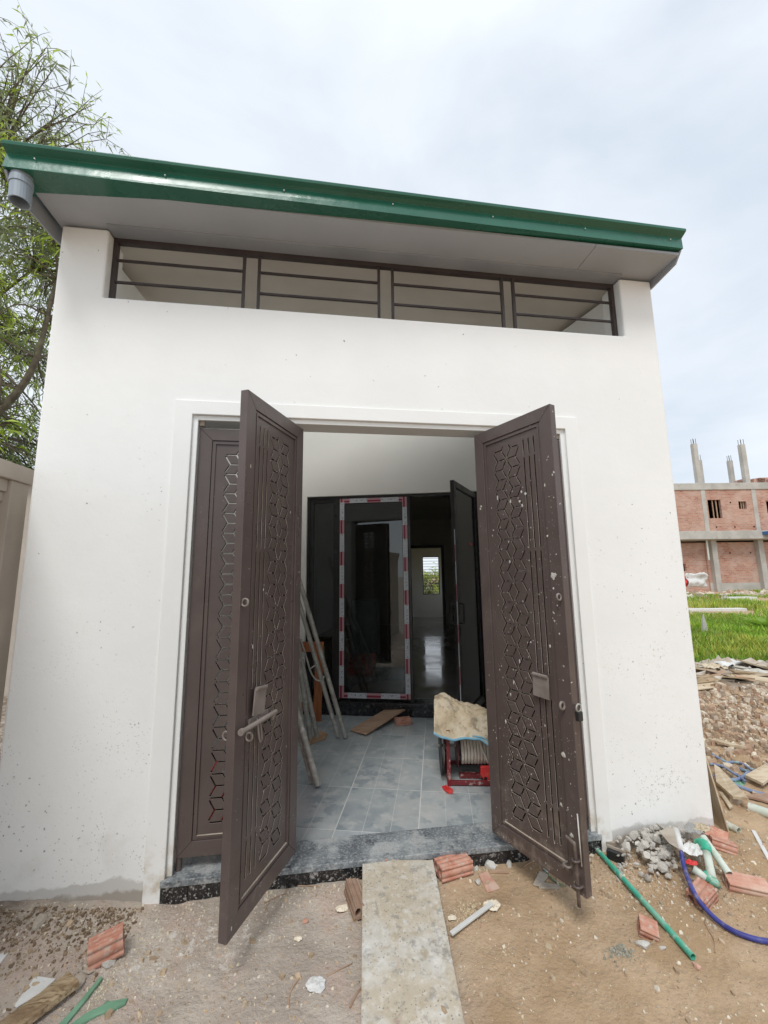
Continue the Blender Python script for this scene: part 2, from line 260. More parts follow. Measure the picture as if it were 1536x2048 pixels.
def brickwall_mat():
    m = bpy.data.materials.new('red_brickwork'); m.use_nodes = True; t = m.node_tree; nd = t.nodes; ln = t.links.new; b = nd['Principled BSDF']; b.inputs['Roughness'].default_value = .95
    g = nd.new('ShaderNodeTexCoord'); sp = nd.new('ShaderNodeSeparateXYZ'); ln(g.outputs['Object'], sp.inputs[0]); ad = nd.new('ShaderNodeMath'); ln(sp.outputs[0], ad.inputs[0]); ln(sp.outputs[1], ad.inputs[1]); cb = nd.new('ShaderNodeCombineXYZ'); ln(ad.outputs[0], cb.inputs[0]); ln(sp.outputs[2], cb.inputs[1])
    br = nd.new('ShaderNodeTexBrick'); ln(cb.outputs[0], br.inputs[0]); br.inputs['Scale'].default_value = 1; br.inputs['Brick Width'].default_value = .30; br.inputs['Row Height'].default_value = .14; br.inputs['Mortar Size'].default_value = .018
    br.inputs['Color1'].default_value = (.36, .14, .095, 1); br.inputs['Color2'].default_value = (.56, .29, .21, 1); br.inputs['Mortar'].default_value = (.42, .33, .27, 1)
    nz = nd.new('ShaderNodeTexNoise'); nz.inputs['Scale'].default_value = .9; nz.inputs['Detail'].default_value = 6; ln(g.outputs['Object'], nz.inputs[0])
    mr = nd.new('ShaderNodeMapRange'); ln(nz.outputs['Fac'], mr.inputs[0]); mr.inputs[1].default_value = .38; mr.inputs[2].default_value = .68; mr.inputs[4].default_value = .7
    mx = nd.new('ShaderNodeMix'); mx.data_type = 'RGBA'; ln(mr.outputs[0], mx.inputs['Factor']); ln(br.outputs[0], mx.inputs['A']); mx.inputs['B'].default_value = (.56, .42, .35, 1); ln(mx.outputs['Result'], b.inputs['Base Color']); return m
MAT['brickwork'] = brickwall_mat()
def ground_mat():
    m = mk('site_ground', (.40, .335, .27), (.475, .41, .345), s=2.2, rough=.95, bump=.9, bs=42, bd=.02, c3=(.42, .33, .275), ov=[
        dict(t='n', s=.8, lo=-1, hi=-.5, c=(.37, .275, .185), ax=0, z=(2.2, .55), zn=(1.3, .8)),
        dict(t='n', s=.8, lo=-1, hi=-.5, c=(.2, .13, .1), a=0.)])
    nd = m.node_tree.nodes; ln = m.node_tree.links.new; b = nd['Principled BSDF']
    # the sandy right half, greyer trampled left half, and white plaster spill by the left gate leaf
    src = b.inputs['Base Color'].links[0].from_socket
    g = nd.new('ShaderNodeTexCoord'); sp = nd.new('ShaderNodeSeparateXYZ'); ln(g.outputs['Object'], sp.inputs[0])
    def M(op, a, b_=None, c=None):
        n = nd.new('ShaderNodeMath'); n.operation = op
        for i, v in enumerate((a, b_, c)):
            if v is None: continue
            if isinstance(v, (int, float)): n.inputs[i].default_value = v
            else: ln(v, n.inputs[i])
        return n.outputs[0]
    def nz(s, d=6, r=.6):
        n = nd.new('ShaderNodeTexNoise'); n.inputs['Scale'].default_value = s; n.inputs['Detail'].default_value = d; n.inputs['Roughness'].default_value = r; ln(g.outputs['Object'], n.inputs[0]); return n.outputs['Fac']
    def sm(v, a, b_, c=0., d=1.):
        if a > b_: a, b_, c, d = b_, a, d, c
        n = nd.new('ShaderNodeMapRange'); n.interpolation_type = 'SMOOTHSTEP'; ln(v, n.inputs[0]); n.inputs[1].default_value = a; n.inputs[2].default_value = b_; n.inputs[3].default_value = c; n.inputs[4].default_value = d; return n.outputs[0]
    def X(f, a, b_):
        n = nd.new('ShaderNodeMix'); n.data_type = 'RGBA'; ln(f, n.inputs['Factor'])
        for i, v in (('A', a), ('B', b_)):
            if isinstance(v, tuple): n.inputs[i].default_value = (*v, 1)
            else: ln(v, n.inputs[i])
        return n.outputs['Result']
    left = X(sm(nz(2.6), .38, .62), (.44, .37, .31), (.54, .47, .395))
    left = X(M('MULTIPLY', sm(nz(3.3, 3), .48, .62), .55), left, (.52, .385, .32))
    right = X(sm(nz(2.0), .38, .66), (.42, .285, .165), (.53, .385, .25))
    right = X(M('MULTIPLY', sm(nz(30, 3), .5, .7), .35), right, (.34, .235, .14))
    xr = M('ADD', sp.outputs[0], M('MULTIPLY', M('SUBTRACT', nz(1.5, 4), .5), .7))
    c = X(sm(xr, .25, .75), left, right)
    # damp darker soil by the left wall foot
    d1 = M('MULTIPLY', sm(M('ADD', sp.outputs[0], M('MULTIPLY', nz(4), .5)), -1.05, -1.35), sm(M('ADD', sp.outputs[1], M('MULTIPLY', nz(5), .3)), -.45, -.12))
    c = X(M('MULTIPLY', d1, sm(nz(16), .4, .6, .3, .9)), c, (.15, .11, .08))
    # plaster spill
    dx = M('ADD', sp.outputs[0], .62); dy = M('ADD', sp.outputs[1], .30)
    rr = M('SQRT', M('ADD', M('MULTIPLY', dx, dx), M('MULTIPLY', M('MULTIPLY', dy, dy), 4.)))
    sp_ = M('MULTIPLY', sm(nz(24, 8, .7), .5, .62), sm(M('ADD', rr, M('MULTIPLY', nz(5), .5)), .85, .3))
    c = X(sp_, c, (.66, .62, .56))
    fine = nd.new('ShaderNodeTexVoronoi'); fine.inputs['Scale'].default_value = 95; ln(g.outputs['Object'], fine.inputs[0])
    c = X(M('MULTIPLY', M('MULTIPLY', M('LESS_THAN', fine.outputs['Distance'], .22), sm(nz(5), .45, .65)), .5), c, (.58, .53, .46))
    ln(c, b.inputs['Base Color'])
    return m
MAT['ground'] = ground_mat()

# ------------------------------------------------------------------ mesh helpers
def frac(p, s, seed=0):
    """cheap fractal value noise in numpy, -1..1"""
    x = p[:, 0]*s + 31.7*seed; y = p[:, 1]*s + 17.3*seed; tot = 0; amp = .5
    for o in range(4):
        xi = np.floor(x).astype(int); yi = np.floor(y).astype(int); fx = x-xi; fy = y-yi; fx = fx*fx*(3-2*fx); fy = fy*fy*(3-2*fy)
        h = lambda a, b: ((np.sin(a*127.1+b*311.7+o*9.1)*43758.5453) % 1)*2-1
        tot = tot + amp*((h(xi, yi)*(1-fx)+h(xi+1, yi)*fx)*(1-fy)+(h(xi, yi+1)*(1-fx)+h(xi+1, yi+1)*fx)*fy); x = x*2.03; y = y*2.03; amp *= .5
    return tot
def mesh(name, v, f, mats, smooth=False, midx=None):
    me = bpy.data.meshes.new(name); me.from_pydata([tuple(map(float, p)) for p in v], [], f); me.update()
    for m in (mats if isinstance(mats, (list, tuple)) else [mats]): me.materials.append(MAT[m] if isinstance(m, str) else m)
    if midx is not None: me.polygons.foreach_set('material_index', midx)
    if smooth: me.polygons.foreach_set('use_smooth', [True]*len(me.polygons))
    return me
def link(name, me, parent=None, bev=0., **tags):
    o = bpy.data.objects.new(name, me); col.objects.link(o)
    if parent is not None: o.parent = parent
    if bev:
        b = o.modifiers.new('bevel', 'BEVEL'); b.width = bev; b.segments = 2; b.limit_method = 'ANGLE'; b.angle_limit = R(40)
    for a, b in tags.items(): o[a] = b
    return o
def thing(name, label, cat, loc=(0, 0, 0), rz=0., group=None):
    o = bpy.data.objects.new(name, None); col.objects.link(o); o.location = loc; o.rotation_euler = (0, 0, rz); o.empty_display_size = .1
    o['label'] = label; o['category'] = cat
    if group: o['group'] = group
    return o
class MB:
    def __init__(s): s.v = []; s.f = []; s.m = []
    def add(s, v, f, m=0):
        n = len(s.v); s.v += [tuple(map(float, p)) for p in v]; s.f += [tuple(i+n for i in q) for q in f]; s.m += [m]*len(f); return s
    def box(s, x0, x1, y0, y1, z0, z1, m=0, T=None):
        v = [(x, y, z) for z in (z0, z1) for y in (y0, y1) for x in (x0, x1)]
        if T is not None: v = [tuple(T @ Vector(p)) for p in v]
        return s.add(v, [(0, 2, 3, 1), (4, 5, 7, 6), (0, 1, 5, 4), (2, 6, 7, 3), (0, 4, 6, 2), (1, 3, 7, 5)], m)
    def prism(s, poly, a, b, axis='y', m=0):
        """polygon in two axes, extruded along the third from a to b"""
        n = len(poly)
        P = {'y': lambda p, t: (p[0], t, p[1]), 'z': lambda p, t: (p[0], p[1], t), 'x': lambda p, t: (t, p[0], p[1])}[axis]
        v = [P(p, a) for p in poly] + [P(p, b) for p in poly]
        return s.add(v, [tuple(range(n))[::-1], tuple(range(n, 2*n))] + [(i, (i+1) % n, (i+1) % n+n, i+n) for i in range(n)], m)
    def tube(s, pts, r, seg=10, m=0, cap=True):
        pts = [Vector(p) for p in pts]; rr = r if isinstance(r, (list, tuple)) else [r]*len(pts)
        n0 = len(s.v); t = (pts[1]-pts[0]).normalized(); u = t.orthogonal().normalized()
        for i, p in enumerate(pts):
            t2 = (pts[min(i+1, len(pts)-1)]-pts[max(i-1, 0)]).normalized()
            q = t.rotation_difference(t2); u = (q @ u).normalized(); t = t2; w_ = t.cross(u)
            for k in range(seg):
                a = 2*math.pi*k/seg; s.v.append(tuple(p+(u*math.cos(a)+w_*math.sin(a))*rr[i]))
        for i in range(len(pts)-1):
            for k in range(seg):
                a = n0+i*seg+k; b = n0+i*seg+(k+1) % seg; s.f.append((a, b, b+seg, a+seg)); s.m.append(m)
        if cap:
            s.f.append(tuple(n0+k for k in range(seg))[::-1]); s.f.append(tuple(n0+(len(pts)-1)*seg+k for k in range(seg))); s.m += [m, m]
        return s
    def pipe(s, a, b, ro, ri, seg=20, m=0):
        """open hollow pipe from a to b"""
        a = Vector(a); b = Vector(b); t = (b-a).normalized(); u = t.orthogonal().normalized(); w_ = t.cross(u); n0 = len(s.v)
        for p, r in ((a, ri), (a, ro), (b, ro), (b, ri)):
            for k in range(seg):
                an = 2*math.pi*k/seg; s.v.append(tuple(p+(u*math.cos(an)+w_*math.sin(an))*r))
        for i in range(4):
            for k in range(seg):
                A = n0+i*seg+k; B = n0+i*seg+(k+1) % seg; j = (i+1) % 4; s.f.append((A, B, n0+j*seg+(k+1) % seg, n0+j*seg+k)); s.m.append(m)
        return s
    def obj(s, name, mats, parent=None, smooth=False, bev=0., **tags):
        return link(name, mesh(name, s.v, s.f, mats, smooth, s.m), parent, bev, **tags)
def smooth_path(pts, n=8):
    P = [Vector(p) for p in pts]; P = [P[0]*2-P[1]]+P+[P[-1]*2-P[-2]]; o = []
    for i in range(1, len(P)-2):
        for k in range(n):
            t = k/n; a, b, c, d = P[i-1:i+3]; o.append(.5*((2*b)+(-a+c)*t+(2*a-5*b+4*c-d)*t*t+(-a+3*b-3*c+d)*t**3))
    o.append(P[-2]); return o
def plate(outer, holes, th, mats):
    """flat sheet with real holes, local XY plane, thickness th centred on z=0 -> mesh"""
    cu = bpy.data.curves.new('plate', 'CURVE'); cu.dimensions = '2D'; cu.fill_mode = 'BOTH'; cu.extrude = th/2
    for poly in [outer]+list(holes):
        sp = cu.splines.new('POLY'); sp.points.add(len(poly)-1); sp.use_cyclic_u = True
        for p, q in zip(sp.points, poly): p.co = (q[0], q[1], 0, 1)
    o = bpy.data.objects.new('plate', cu); col.objects.link(o); bpy.context.view_layer.update()
    me = bpy.data.meshes.new_from_object(o.evaluated_get(bpy.context.evaluated_depsgraph_get())); bpy.data.objects.remove(o); bpy.data.curves.remove(cu)
    me.materials.clear()
    for m in mats: me.materials.append(MAT[m])
    if len(mats) > 1: me.polygons.foreach_set('material_index', [0 if abs(p.normal.z) > .5 else 1 for p in me.polygons])
    return me
def stone_mesh(seed, flat=1., mats='concrete', cuts=1, rough=.22):
    bm = bmesh.new(); bmesh.ops.create_icosphere(bm, subdivisions=cuts, radius=1); r = random.Random(seed)
    for v in bm.verts:
        v.co *= 1+r.uniform(-rough, rough); v.co.z *= flat
    d = [Vector((r.uniform(-1, 1), r.uniform(-1, 1), r.uniform(-.6, 1))).normalized() for _ in range(4)]
    for n in d:
        for v in bm.verts:
            h = v.co.dot(n)-.62*(flat if abs(n.z) > .6 else 1)
            if h > 0: v.co -= n*h
    me = bpy.data.meshes.new('stone'); bm.to_mesh(me); bm.free(); me.materials.append(MAT[mats]); return me
def set_tint(me, cols):
    a = me.color_attributes.new('tint', 'FLOAT_COLOR', 'CORNER'); arr = np.ones((len(me.loops), 4)); arr[:, :3] = cols; a.data.foreach_set('color', arr.ravel())

# ================================================================== GROUND
def sstep(x, a, b): t = np.clip((x-a)/(b-a), 0, 1); return t*t*(3-2*t)
def gh_np(P):
    x, y = P[:, 0], P[:, 1]
    z = .028+.085*sstep(-x, .75, 1.7)*np.exp(-(np.maximum(-y-.05, 0)/.45)**2)
    z = z+.012*frac(P, 1.3, 1)+.012*frac(P, 5, 2)+.007*frac(P, 17, 3)-.010*np.maximum(0, frac(P, 3.1, 12)-.12)/.3
    near = sstep(x, 1.5, 2.6)*sstep(-x, -30, -6)
    z = z+near*(.02*frac(P, 3, 4)+.022*frac(P, 12, 5))
    leftr = sstep(-x, .9, 1.4)*sstep(y, -.5, -.1)
    z = z+leftr*.02*frac(P, 14, 8)
    # soil bank by the scrap heap
    d = np.sqrt(((x-4.75)/1.5)**2+((y-2.15)/.62)**2); z = z+.24*np.exp(-d**2*1.3)*(1+.5*frac(P, 2.4, 6))+.05*np.exp(-d**2)*frac(P, 10, 7)
    # far field a touch uneven
    z = z+sstep(np.abs(y), 6, 20)*.10*frac(P, .3, 9)
    inp = (x > -1.6)*(x < 2.45)*(y > .03)*(y < 3.2); z = np.where(inp, np.minimum(z, .03), z)
    return z
def gh(x, y): return float(gh_np(np.array([[x, y]], float))[0])
def gpt(px, py, dz=0.):
    p = at(px, py, .03)
    for _ in range(6): p = at(px, py, gh(p.x, p.y)+dz)
    return p
def grid_axis(lo, hi, fine_lo, fine_hi, st):
    a = list(np.arange(fine_lo, fine_hi+1e-6, st)); s = st
    x = fine_hi
    while x < hi: s *= 1.16; x += s; a.append(min(x, hi))
    x = fine_lo; s = st
    while x > lo: s *= 1.16; x -= s; a.insert(0, max(x, lo))
    return np.array(a)
gx = grid_axis(-900, 900, -2.2, 6.0, .02); gy = grid_axis(-300, 1500, -1.7, 3.6, .02)
XX, YY = np.meshgrid(gx, gy); P = np.stack([XX.ravel(), YY.ravel()], 1); Z = gh_np(P)
V = np.column_stack([P, Z]); nx, ny = len(gx), len(gy)
I = np.arange(nx*ny).reshape(ny, nx); F = np.stack([I[:-1, :-1], I[:-1, 1:], I[1:, 1:], I[1:, :-1]], -1).reshape(-1, 4)
me = bpy.data.meshes.new('ground'); me.vertices.add(len(V)); me.vertices.foreach_set('co', V.ravel()); me.loops.add(F.size); me.loops.foreach_set('vertex_index', F.ravel().astype(np.int32))
me.polygons.add(len(F)); me.polygons.foreach_set('loop_start', np.arange(0, F.size, 4, dtype=np.int32)); me.polygons.foreach_set('loop_total', np.full(len(F), 4, dtype=np.int32)); me.polygons.foreach_set('use_smooth', [True]*len(F)); me.update(); me.validate()
me.materials.append(MAT['ground']); link('ground', me, kind='structure')

# ================================================================== GATE HOUSE
XL, XR = -1.675, 2.475; OL, OR, OT = -.82, 1.66, 2.70; TH = .21
gate_house = thing('gate_house', 'white plastered gate house front with green eaves and barred opening under the roof', 'building', (0, 0, 0))
mb = MB()
mb.prism([(XL, -.25), (OL, -.25), (OL, OT), (OR, OT), (OR, -.25), (XR, -.25), (XR, 3.925), (2.21, 3.925), (2.21, 3.45), (-1.40, 3.45), (-1.40, 3.925), (XL, 3.925)], 0, TH)
mb.obj('front_wall', 'plaster', gate_house, bev=.012)
mb = MB(); a, b, t = .105, .0, OT       # raised surround
mb.prism([(OL-a, -.25), (OL, -.25), (OL, t), (OR, t), (OR, -.25), (OR+a*.9, -.25), (OR+a*.9, t+.09), (OL-a, t+.09)], -.010, -.0001)
mb.obj('door_surround', 'trim', gate_house, bev=.004)
mb = MB(); i = .030
mb.prism([(OL+.0005, .131), (OL+i, .131), (OL+i, OT-i), (OR-i, OT-i), (OR-i, .131), (OR-.0005, .131), (OR-.0005, OT-.0005), (OL+.0005, OT-.0005)], .010, .030)
j = .014
mb.prism([(OL+.0005, .131), (OL+j, .131), (OL+j, OT-j), (OR-j, OT-j), (OR-j, .131), (OR-.0005, .131), (OR-.0005, OT-.0005), (OL+.0005, OT-.0005)], .0301, TH-.002)
mb.obj('door_reveal', 'trim', gate_house, bev=.003)
# sill slab and riser
mb = MB(); mb.box(OL-.018, OR+.018, -.022, .213, .098, .13); mb.obj('sill_slab', 'granite_sill', gate_house, bev=.003)
xs = [OL-.018, -.70, -.075, .52, 1.12, OR+.018]
for k in range(5):
    mb = MB(); mb.box(xs[k]+.0015, xs[k+1]-.0015, -.014, -.001, -.1, .0975); mb.obj('riser_panel', 'granite_black', gate_house)
# side walls of the porch, ceiling
UU = Vector((math.cos(R(15)), -math.sin(R(15)), 0)); VV = Vector((math.sin(R(15)), math.cos(R(15)), 0))
def inn(u, v, z): p = UU*u+VV*v; return (p.x, p.y, z)
def yin(x, v=2.42): return (v-x*math.sin(R(15)))/math.cos(R(15))
for x0, x1 in ((XL, -1.525), (2.325, XR)):
    mb = MB(); ya, yb0, yb1 = TH+.0005, yin(x0), yin(x1)
    mb.add([(x0, ya, -.2), (x1, ya, -.2), (x1, yb1, -.2), (x0, yb0, -.2), (x0, ya, 3.96), (x1, ya, 3.96), (x1, yb1, 4.25), (x0, yb0, 4.25)],
           [(3, 2, 1, 0), (4, 5, 6, 7), (0, 1, 5, 4), (1, 2, 6, 5), (2, 3, 7, 6), (3, 0, 4, 7)])
    mb.obj('side_wall', 'plaster', gate_house)
mb = MB(); ya, yb = .10, 1.45  # ceiling stops short: unseen sky gap added to light the inner wall
mb.add([(XL-.06, ya, 3.955), (XR+.02, ya, 3.955), (XR+.02, yb, 3.955+.22*(yb-ya)), (XL-.06, yb, 3.955+.22*(yb-ya))]+[(XL-.06, ya, 4.02), (XR+.02, ya, 4.02), (XR+.02, yb, 4.02+.22*(yb-ya)), (XL-.06, yb, 4.02+.22*(yb-ya))],
       [(0, 3, 2, 1), (4, 5, 6, 7), (0, 1, 5, 4), (1, 2, 6, 5), (2, 3, 7, 6), (3, 0, 4, 7)])
mb.obj('ceiling', 'ceiling', gate_house)
# transom grille
def grille():
    g = thing_part('transom_grille', gate_house)
    return g
mb = MB(); mb.box(-1.399, 2.209, .065, .10, 3.895, 3.925); mb.box(-1.399, -1.373, .066, .099, 3.4515, 3.895); mb.box(2.183, 2.209, .066, .099, 3.4515, 3.895); mb.box(-1.373, 2.183, .067, .098, 3.4515, 3.462)
gf = mb.obj('grille_frame', 'dark_brown', gate_house)
for x in (-.568, -.468, .363, .463, 1.293, 1.383):
    mb = MB(); mb.box(x-.009, x+.009, .069, .096, 3.462, 3.895); mb.obj('grille_mullion', 'dark_brown', gf)
for xa, xb in ((-1.373, -.577), (-.459, .354), (.472, 1.284), (1.392, 2.183)):
    for z in (3.775, 3.617):
        mb = MB(); mb.box(xa, xb, .076, .090, z-.007, z+.007); mb.obj('grille_bar', 'dark_brown', gf)
# purlin over the grille, soffit, gutter
mb = MB(); mb.box(-1.398, 2.208, -.035, .12, 3.926, 3.9535); mb.obj('purlin', 'grey_steel', gate_house)
GL, GR = -1.748, 2.50
for xa, xb in ((-1.70, 1.838), (1.842, 2.485)):
    mb = MB(); mb.box(xa, xb, -.26, -.0365, 3.938, 3.956); mb.obj('soffit_panel', 'soffit', gate_house)
for xa, xb in ((-1.70, -1.3995), (2.2095, 2.485)):
    mb = MB(); mb.box(xa, xb, -.036, .12, 3.940, 3.954); mb.obj('soffit_panel', 'soffit', gate_house)
def gutter(xa, xb, pa, pb, name, mat):
    n = len(pa); mb = MB(); mb.add([(xa, p[0], p[1]) for p in pa]+[(xb, p[0], p[1]) for p in pb], [(i, i+1, i+1+n, i+n) for i in range(n-1)])
    o = mb.obj(name, mat, gate_house); s = o.modifiers.new('solid', 'SOLIDIFY'); s.thickness = .004; s.offset = 0
    b = o.modifiers.new('bevel', 'BEVEL'); b.width = .006; b.segments = 3; b.limit_method = 'ANGLE'; b.angle_limit = R(25); return o
gl_ = [(-.18, 3.945), (-.395, 3.909), (-.378, 4.010), (-.420, 4.026), (-.424, 4.040), (-.36, 4.055), (-.16, 4.09), (.3, 4.19)]
gr_ = [(-.15, 3.972), (-.283, 3.972), (-.28, 4.052), (-.322, 4.075), (-.325, 4.088), (-.25, 4.098), (-.05, 4.13), (.3, 4.20)]
gutter(GL, GR, gl_[:5], gr_[:5], 'gutter', 'green_metal')
mb = MB(); ra, rb = [(GL, -.422, 4.042), (GR, -.323, 4.09)], [(GR, 1.5, 4.40), (GL, 1.5, 4.40)]
mb.add([ra[0], ra[1], rb[0], rb[1]]+[(p[0], p[1], p[2]+.004) for p in (ra[0], ra[1], rb[0], rb[1])], [(0, 3, 2, 1), (4, 5, 6, 7), (0, 1, 5, 4), (1, 2, 6, 5), (2, 3, 7, 6), (3, 0, 4, 7)])
mb.obj('roof_sheet', 'green_metal', gate_house)
for x in np.linspace(GL+.15, GR-.1, 7):
    k_ = (x-GL)/(GR-GL); y = -.388+.107*k_; z = 4.0+.047*k_
    mb = MB(); mb.tube([(x, y-.004, z-.02), (x, y-.010, z-.02)], .004, 8); mb.obj('rivet', 'paper', gate_house)
def quadplate(pts, th, name, mat, parent, dirv):
    mb = MB(); d = Vector(dirv)*th; p = [Vector(q) for q in pts]; n = len(p)
    mb.add([*p, *[q+d for q in p]], [tuple(range(n))[::-1], tuple(range(n, 2*n))]+[(i, (i+1) % n, (i+1) % n+n, i+n) for i in range(n)]); return mb.obj(name, mat, parent)
quadplate([(2.487, -.27, 3.966), (2.487, -.215, 3.90), (2.487, .02, 3.875), (2.487, 1.5, 4.21), (2.487, 1.5, 4.36), (2.487, .02, 4.02), (2.487, -.2, 3.99)], .012, 'side_fascia', 'grey_steel', gate_house, (1, 0, 0))
quadplate([(-1.745, -.385, 3.90), (-1.745, -.33, 3.835), (-1.745, .04, 3.855), (-1.745, 1.5, 4.19), (-1.745, 1.5, 4.36), (-1.745, .02, 4.02), (-1.745, -.2, 3.99)], .012, 'side_fascia', 'grey_steel', gate_house, (1, 0, 0))
dp = MB(); dp.pipe((-1.690, -.335, 3.925), (-1.683, -.335, 3.752), .050, .044, 24); dp.pipe((-1.6885, -.335, 3.89), (-1.687, -.335, 3.852), .054, .0505, 24)
dp.obj('downpipe_stub', 'pvc_grey', gate_house, smooth=False)
for xa in (-.79, 1.60):
    mb = MB(); mb.box(xa, xa+.034, .03, .06, 2.64, 2.676); mb.obj('hinge_socket', 'flake', gate_house, bev=.004)
# porch floor: tiles are cut to the porch outline
floor = MB(); pin = [(-1.524, .2135), (2.324, .2135), (2.324, yin(2.324)), (-1.524, yin(-1.524))]
floor.prism(pin, .04, .1285, 'z'); pf = floor.obj('porch_floor', 'mortar', None, kind='structure')
def clip(poly, a, b):
    o = []; A = Vector(a); d = Vector(b)-A; n = Vector((-d.y, d.x))
    for i in range(len(poly)):
        p, q = Vector(poly[i]), Vector(poly[(i+1) % len(poly)]); dp_, dq = (p-A).dot(n), (q-A).dot(n)
        if dp_ >= 0: o.append(p)
        if dp_*dq < 0: o.append(p+(q-p)*(dp_/(dp_-dq)))
    return o
TS, TV = .519, .53
for i in range(-5, 6):
    for j in range(-1, 6):
        cu_, cv = (i+.5)*TS, .297+(j-.5)*TV; g = .0030
        poly = [(UU*(cu_+su*(TS/2-g))+VV*(cv+sv*(TV/2-g))).to_2d() for su, sv in ((-1, -1), (1, -1), (1, 1), (-1, 1))]
        for k_ in range(4): poly = clip(poly, pin[k_], pin[(k_+1) % 4]) if poly else poly
        if len(poly) < 3: continue
        c = (UU*cu_+VV*cv).to_2d(); rot = Matrix.Rotation(R(15), 2); lp = [rot @ (p-c) for p in poly]
        mb = MB(); dz = random.uniform(-.0004, .0004); mb.prism([tuple(p) for p in lp], .1262, .130+dz, 'z'); o = mb.obj('tile', 'tile', pf); o.location = (c.x, c.y, 0); o.rotation_euler = (0, 0, -R(15))

# ================================================================== GATE LEAVES
S_ = .0716
def slot(p, q, w_=.0095):
    p = Vector(p); q = Vector(q); d = (q-p).normalized(); n = Vector((-d.y, d.x))*w_/2; e = d*w_*.35
    return [p+n, p-e*0+n, p-e, p-n, q-n, q+e, q+n][1:]
def y_slot(V, arms, w_=.0086):
    """one cut-out: two or three arms (angle, length) meeting at V"""
    arms = sorted(arms); P = []; n = len(arms)
    for k_, (a, ln) in enumerate(arms):
        d = Vector((math.cos(R(a)), math.sin(R(a)))); nn = Vector((-d.y, d.x))*w_/2
        P += [V+d*ln-nn, V+d*(ln+.0015), V+d*ln+nn]
        g = (arms[(k_+1) % n][0]-a) % 360 or 360
        if n > 1: b = R(a+g/2); r_ = (w_/2)/math.sin(R(g/2)); P.append(V+Vector((math.cos(b), math.sin(b)))*r_)
        else: P += [V+nn, V-nn]
    return P
def leaf_panel(x0, x1, z0, z1, xc, slots_x):
    hol = []; seen = {}; h = S_*math.sqrt(3)
    for ic in (-1, 0, 1):
        for j in range(-1, 20):
            L6 = Vector((xc+ic*1.5*S_, 2.401-j*h-(h/2 if ic else 0)))
            for k_ in range(6):
                a = k_*60; V = L6+Vector((math.cos(R(a)), math.sin(R(a))))*S_; seen[(round(V.x, 4), round(V.y, 4))] = (V, (180, 300, 60) if k_ % 2 == 0 else (240, 0, 120))
    for V, dirs in seen.values():
        if abs(V.x-xc) > 1.2*S_: continue
        arms = []
        for a in dirs:
            ln = S_-.0125; e = V+Vector((math.cos(R(a)), math.sin(R(a))))*ln
            if e.y > 2.492 or e.y < .345: ln *= .45; e = V+Vector((math.cos(R(a)), math.sin(R(a))))*ln
            if not (.34 < V.y < 2.485) or e.y > 2.5 or e.y < .335: continue
            arms.append((a, ln))
        if arms: hol.append(y_slot(V, arms))
    for sx in slots_x:
        for za, zb in ((.355, .512), (.526, 1.045), (1.17, 1.825), (1.845, 2.375), (2.39, 2.485)):
            hol.append([(sx-.0045, za), (sx+.0045, za), (sx+.0045, zb), (sx-.0045, zb)])
    return plate([(x0, z0), (x1, z0), (x1, z1), (x0, z1)], hol, .0022, ['brown', 'edge_highlight', 'dark'])
LW, LZ0, LZ1, LT = .61, .197, 2.628, .042
SKIN = {}
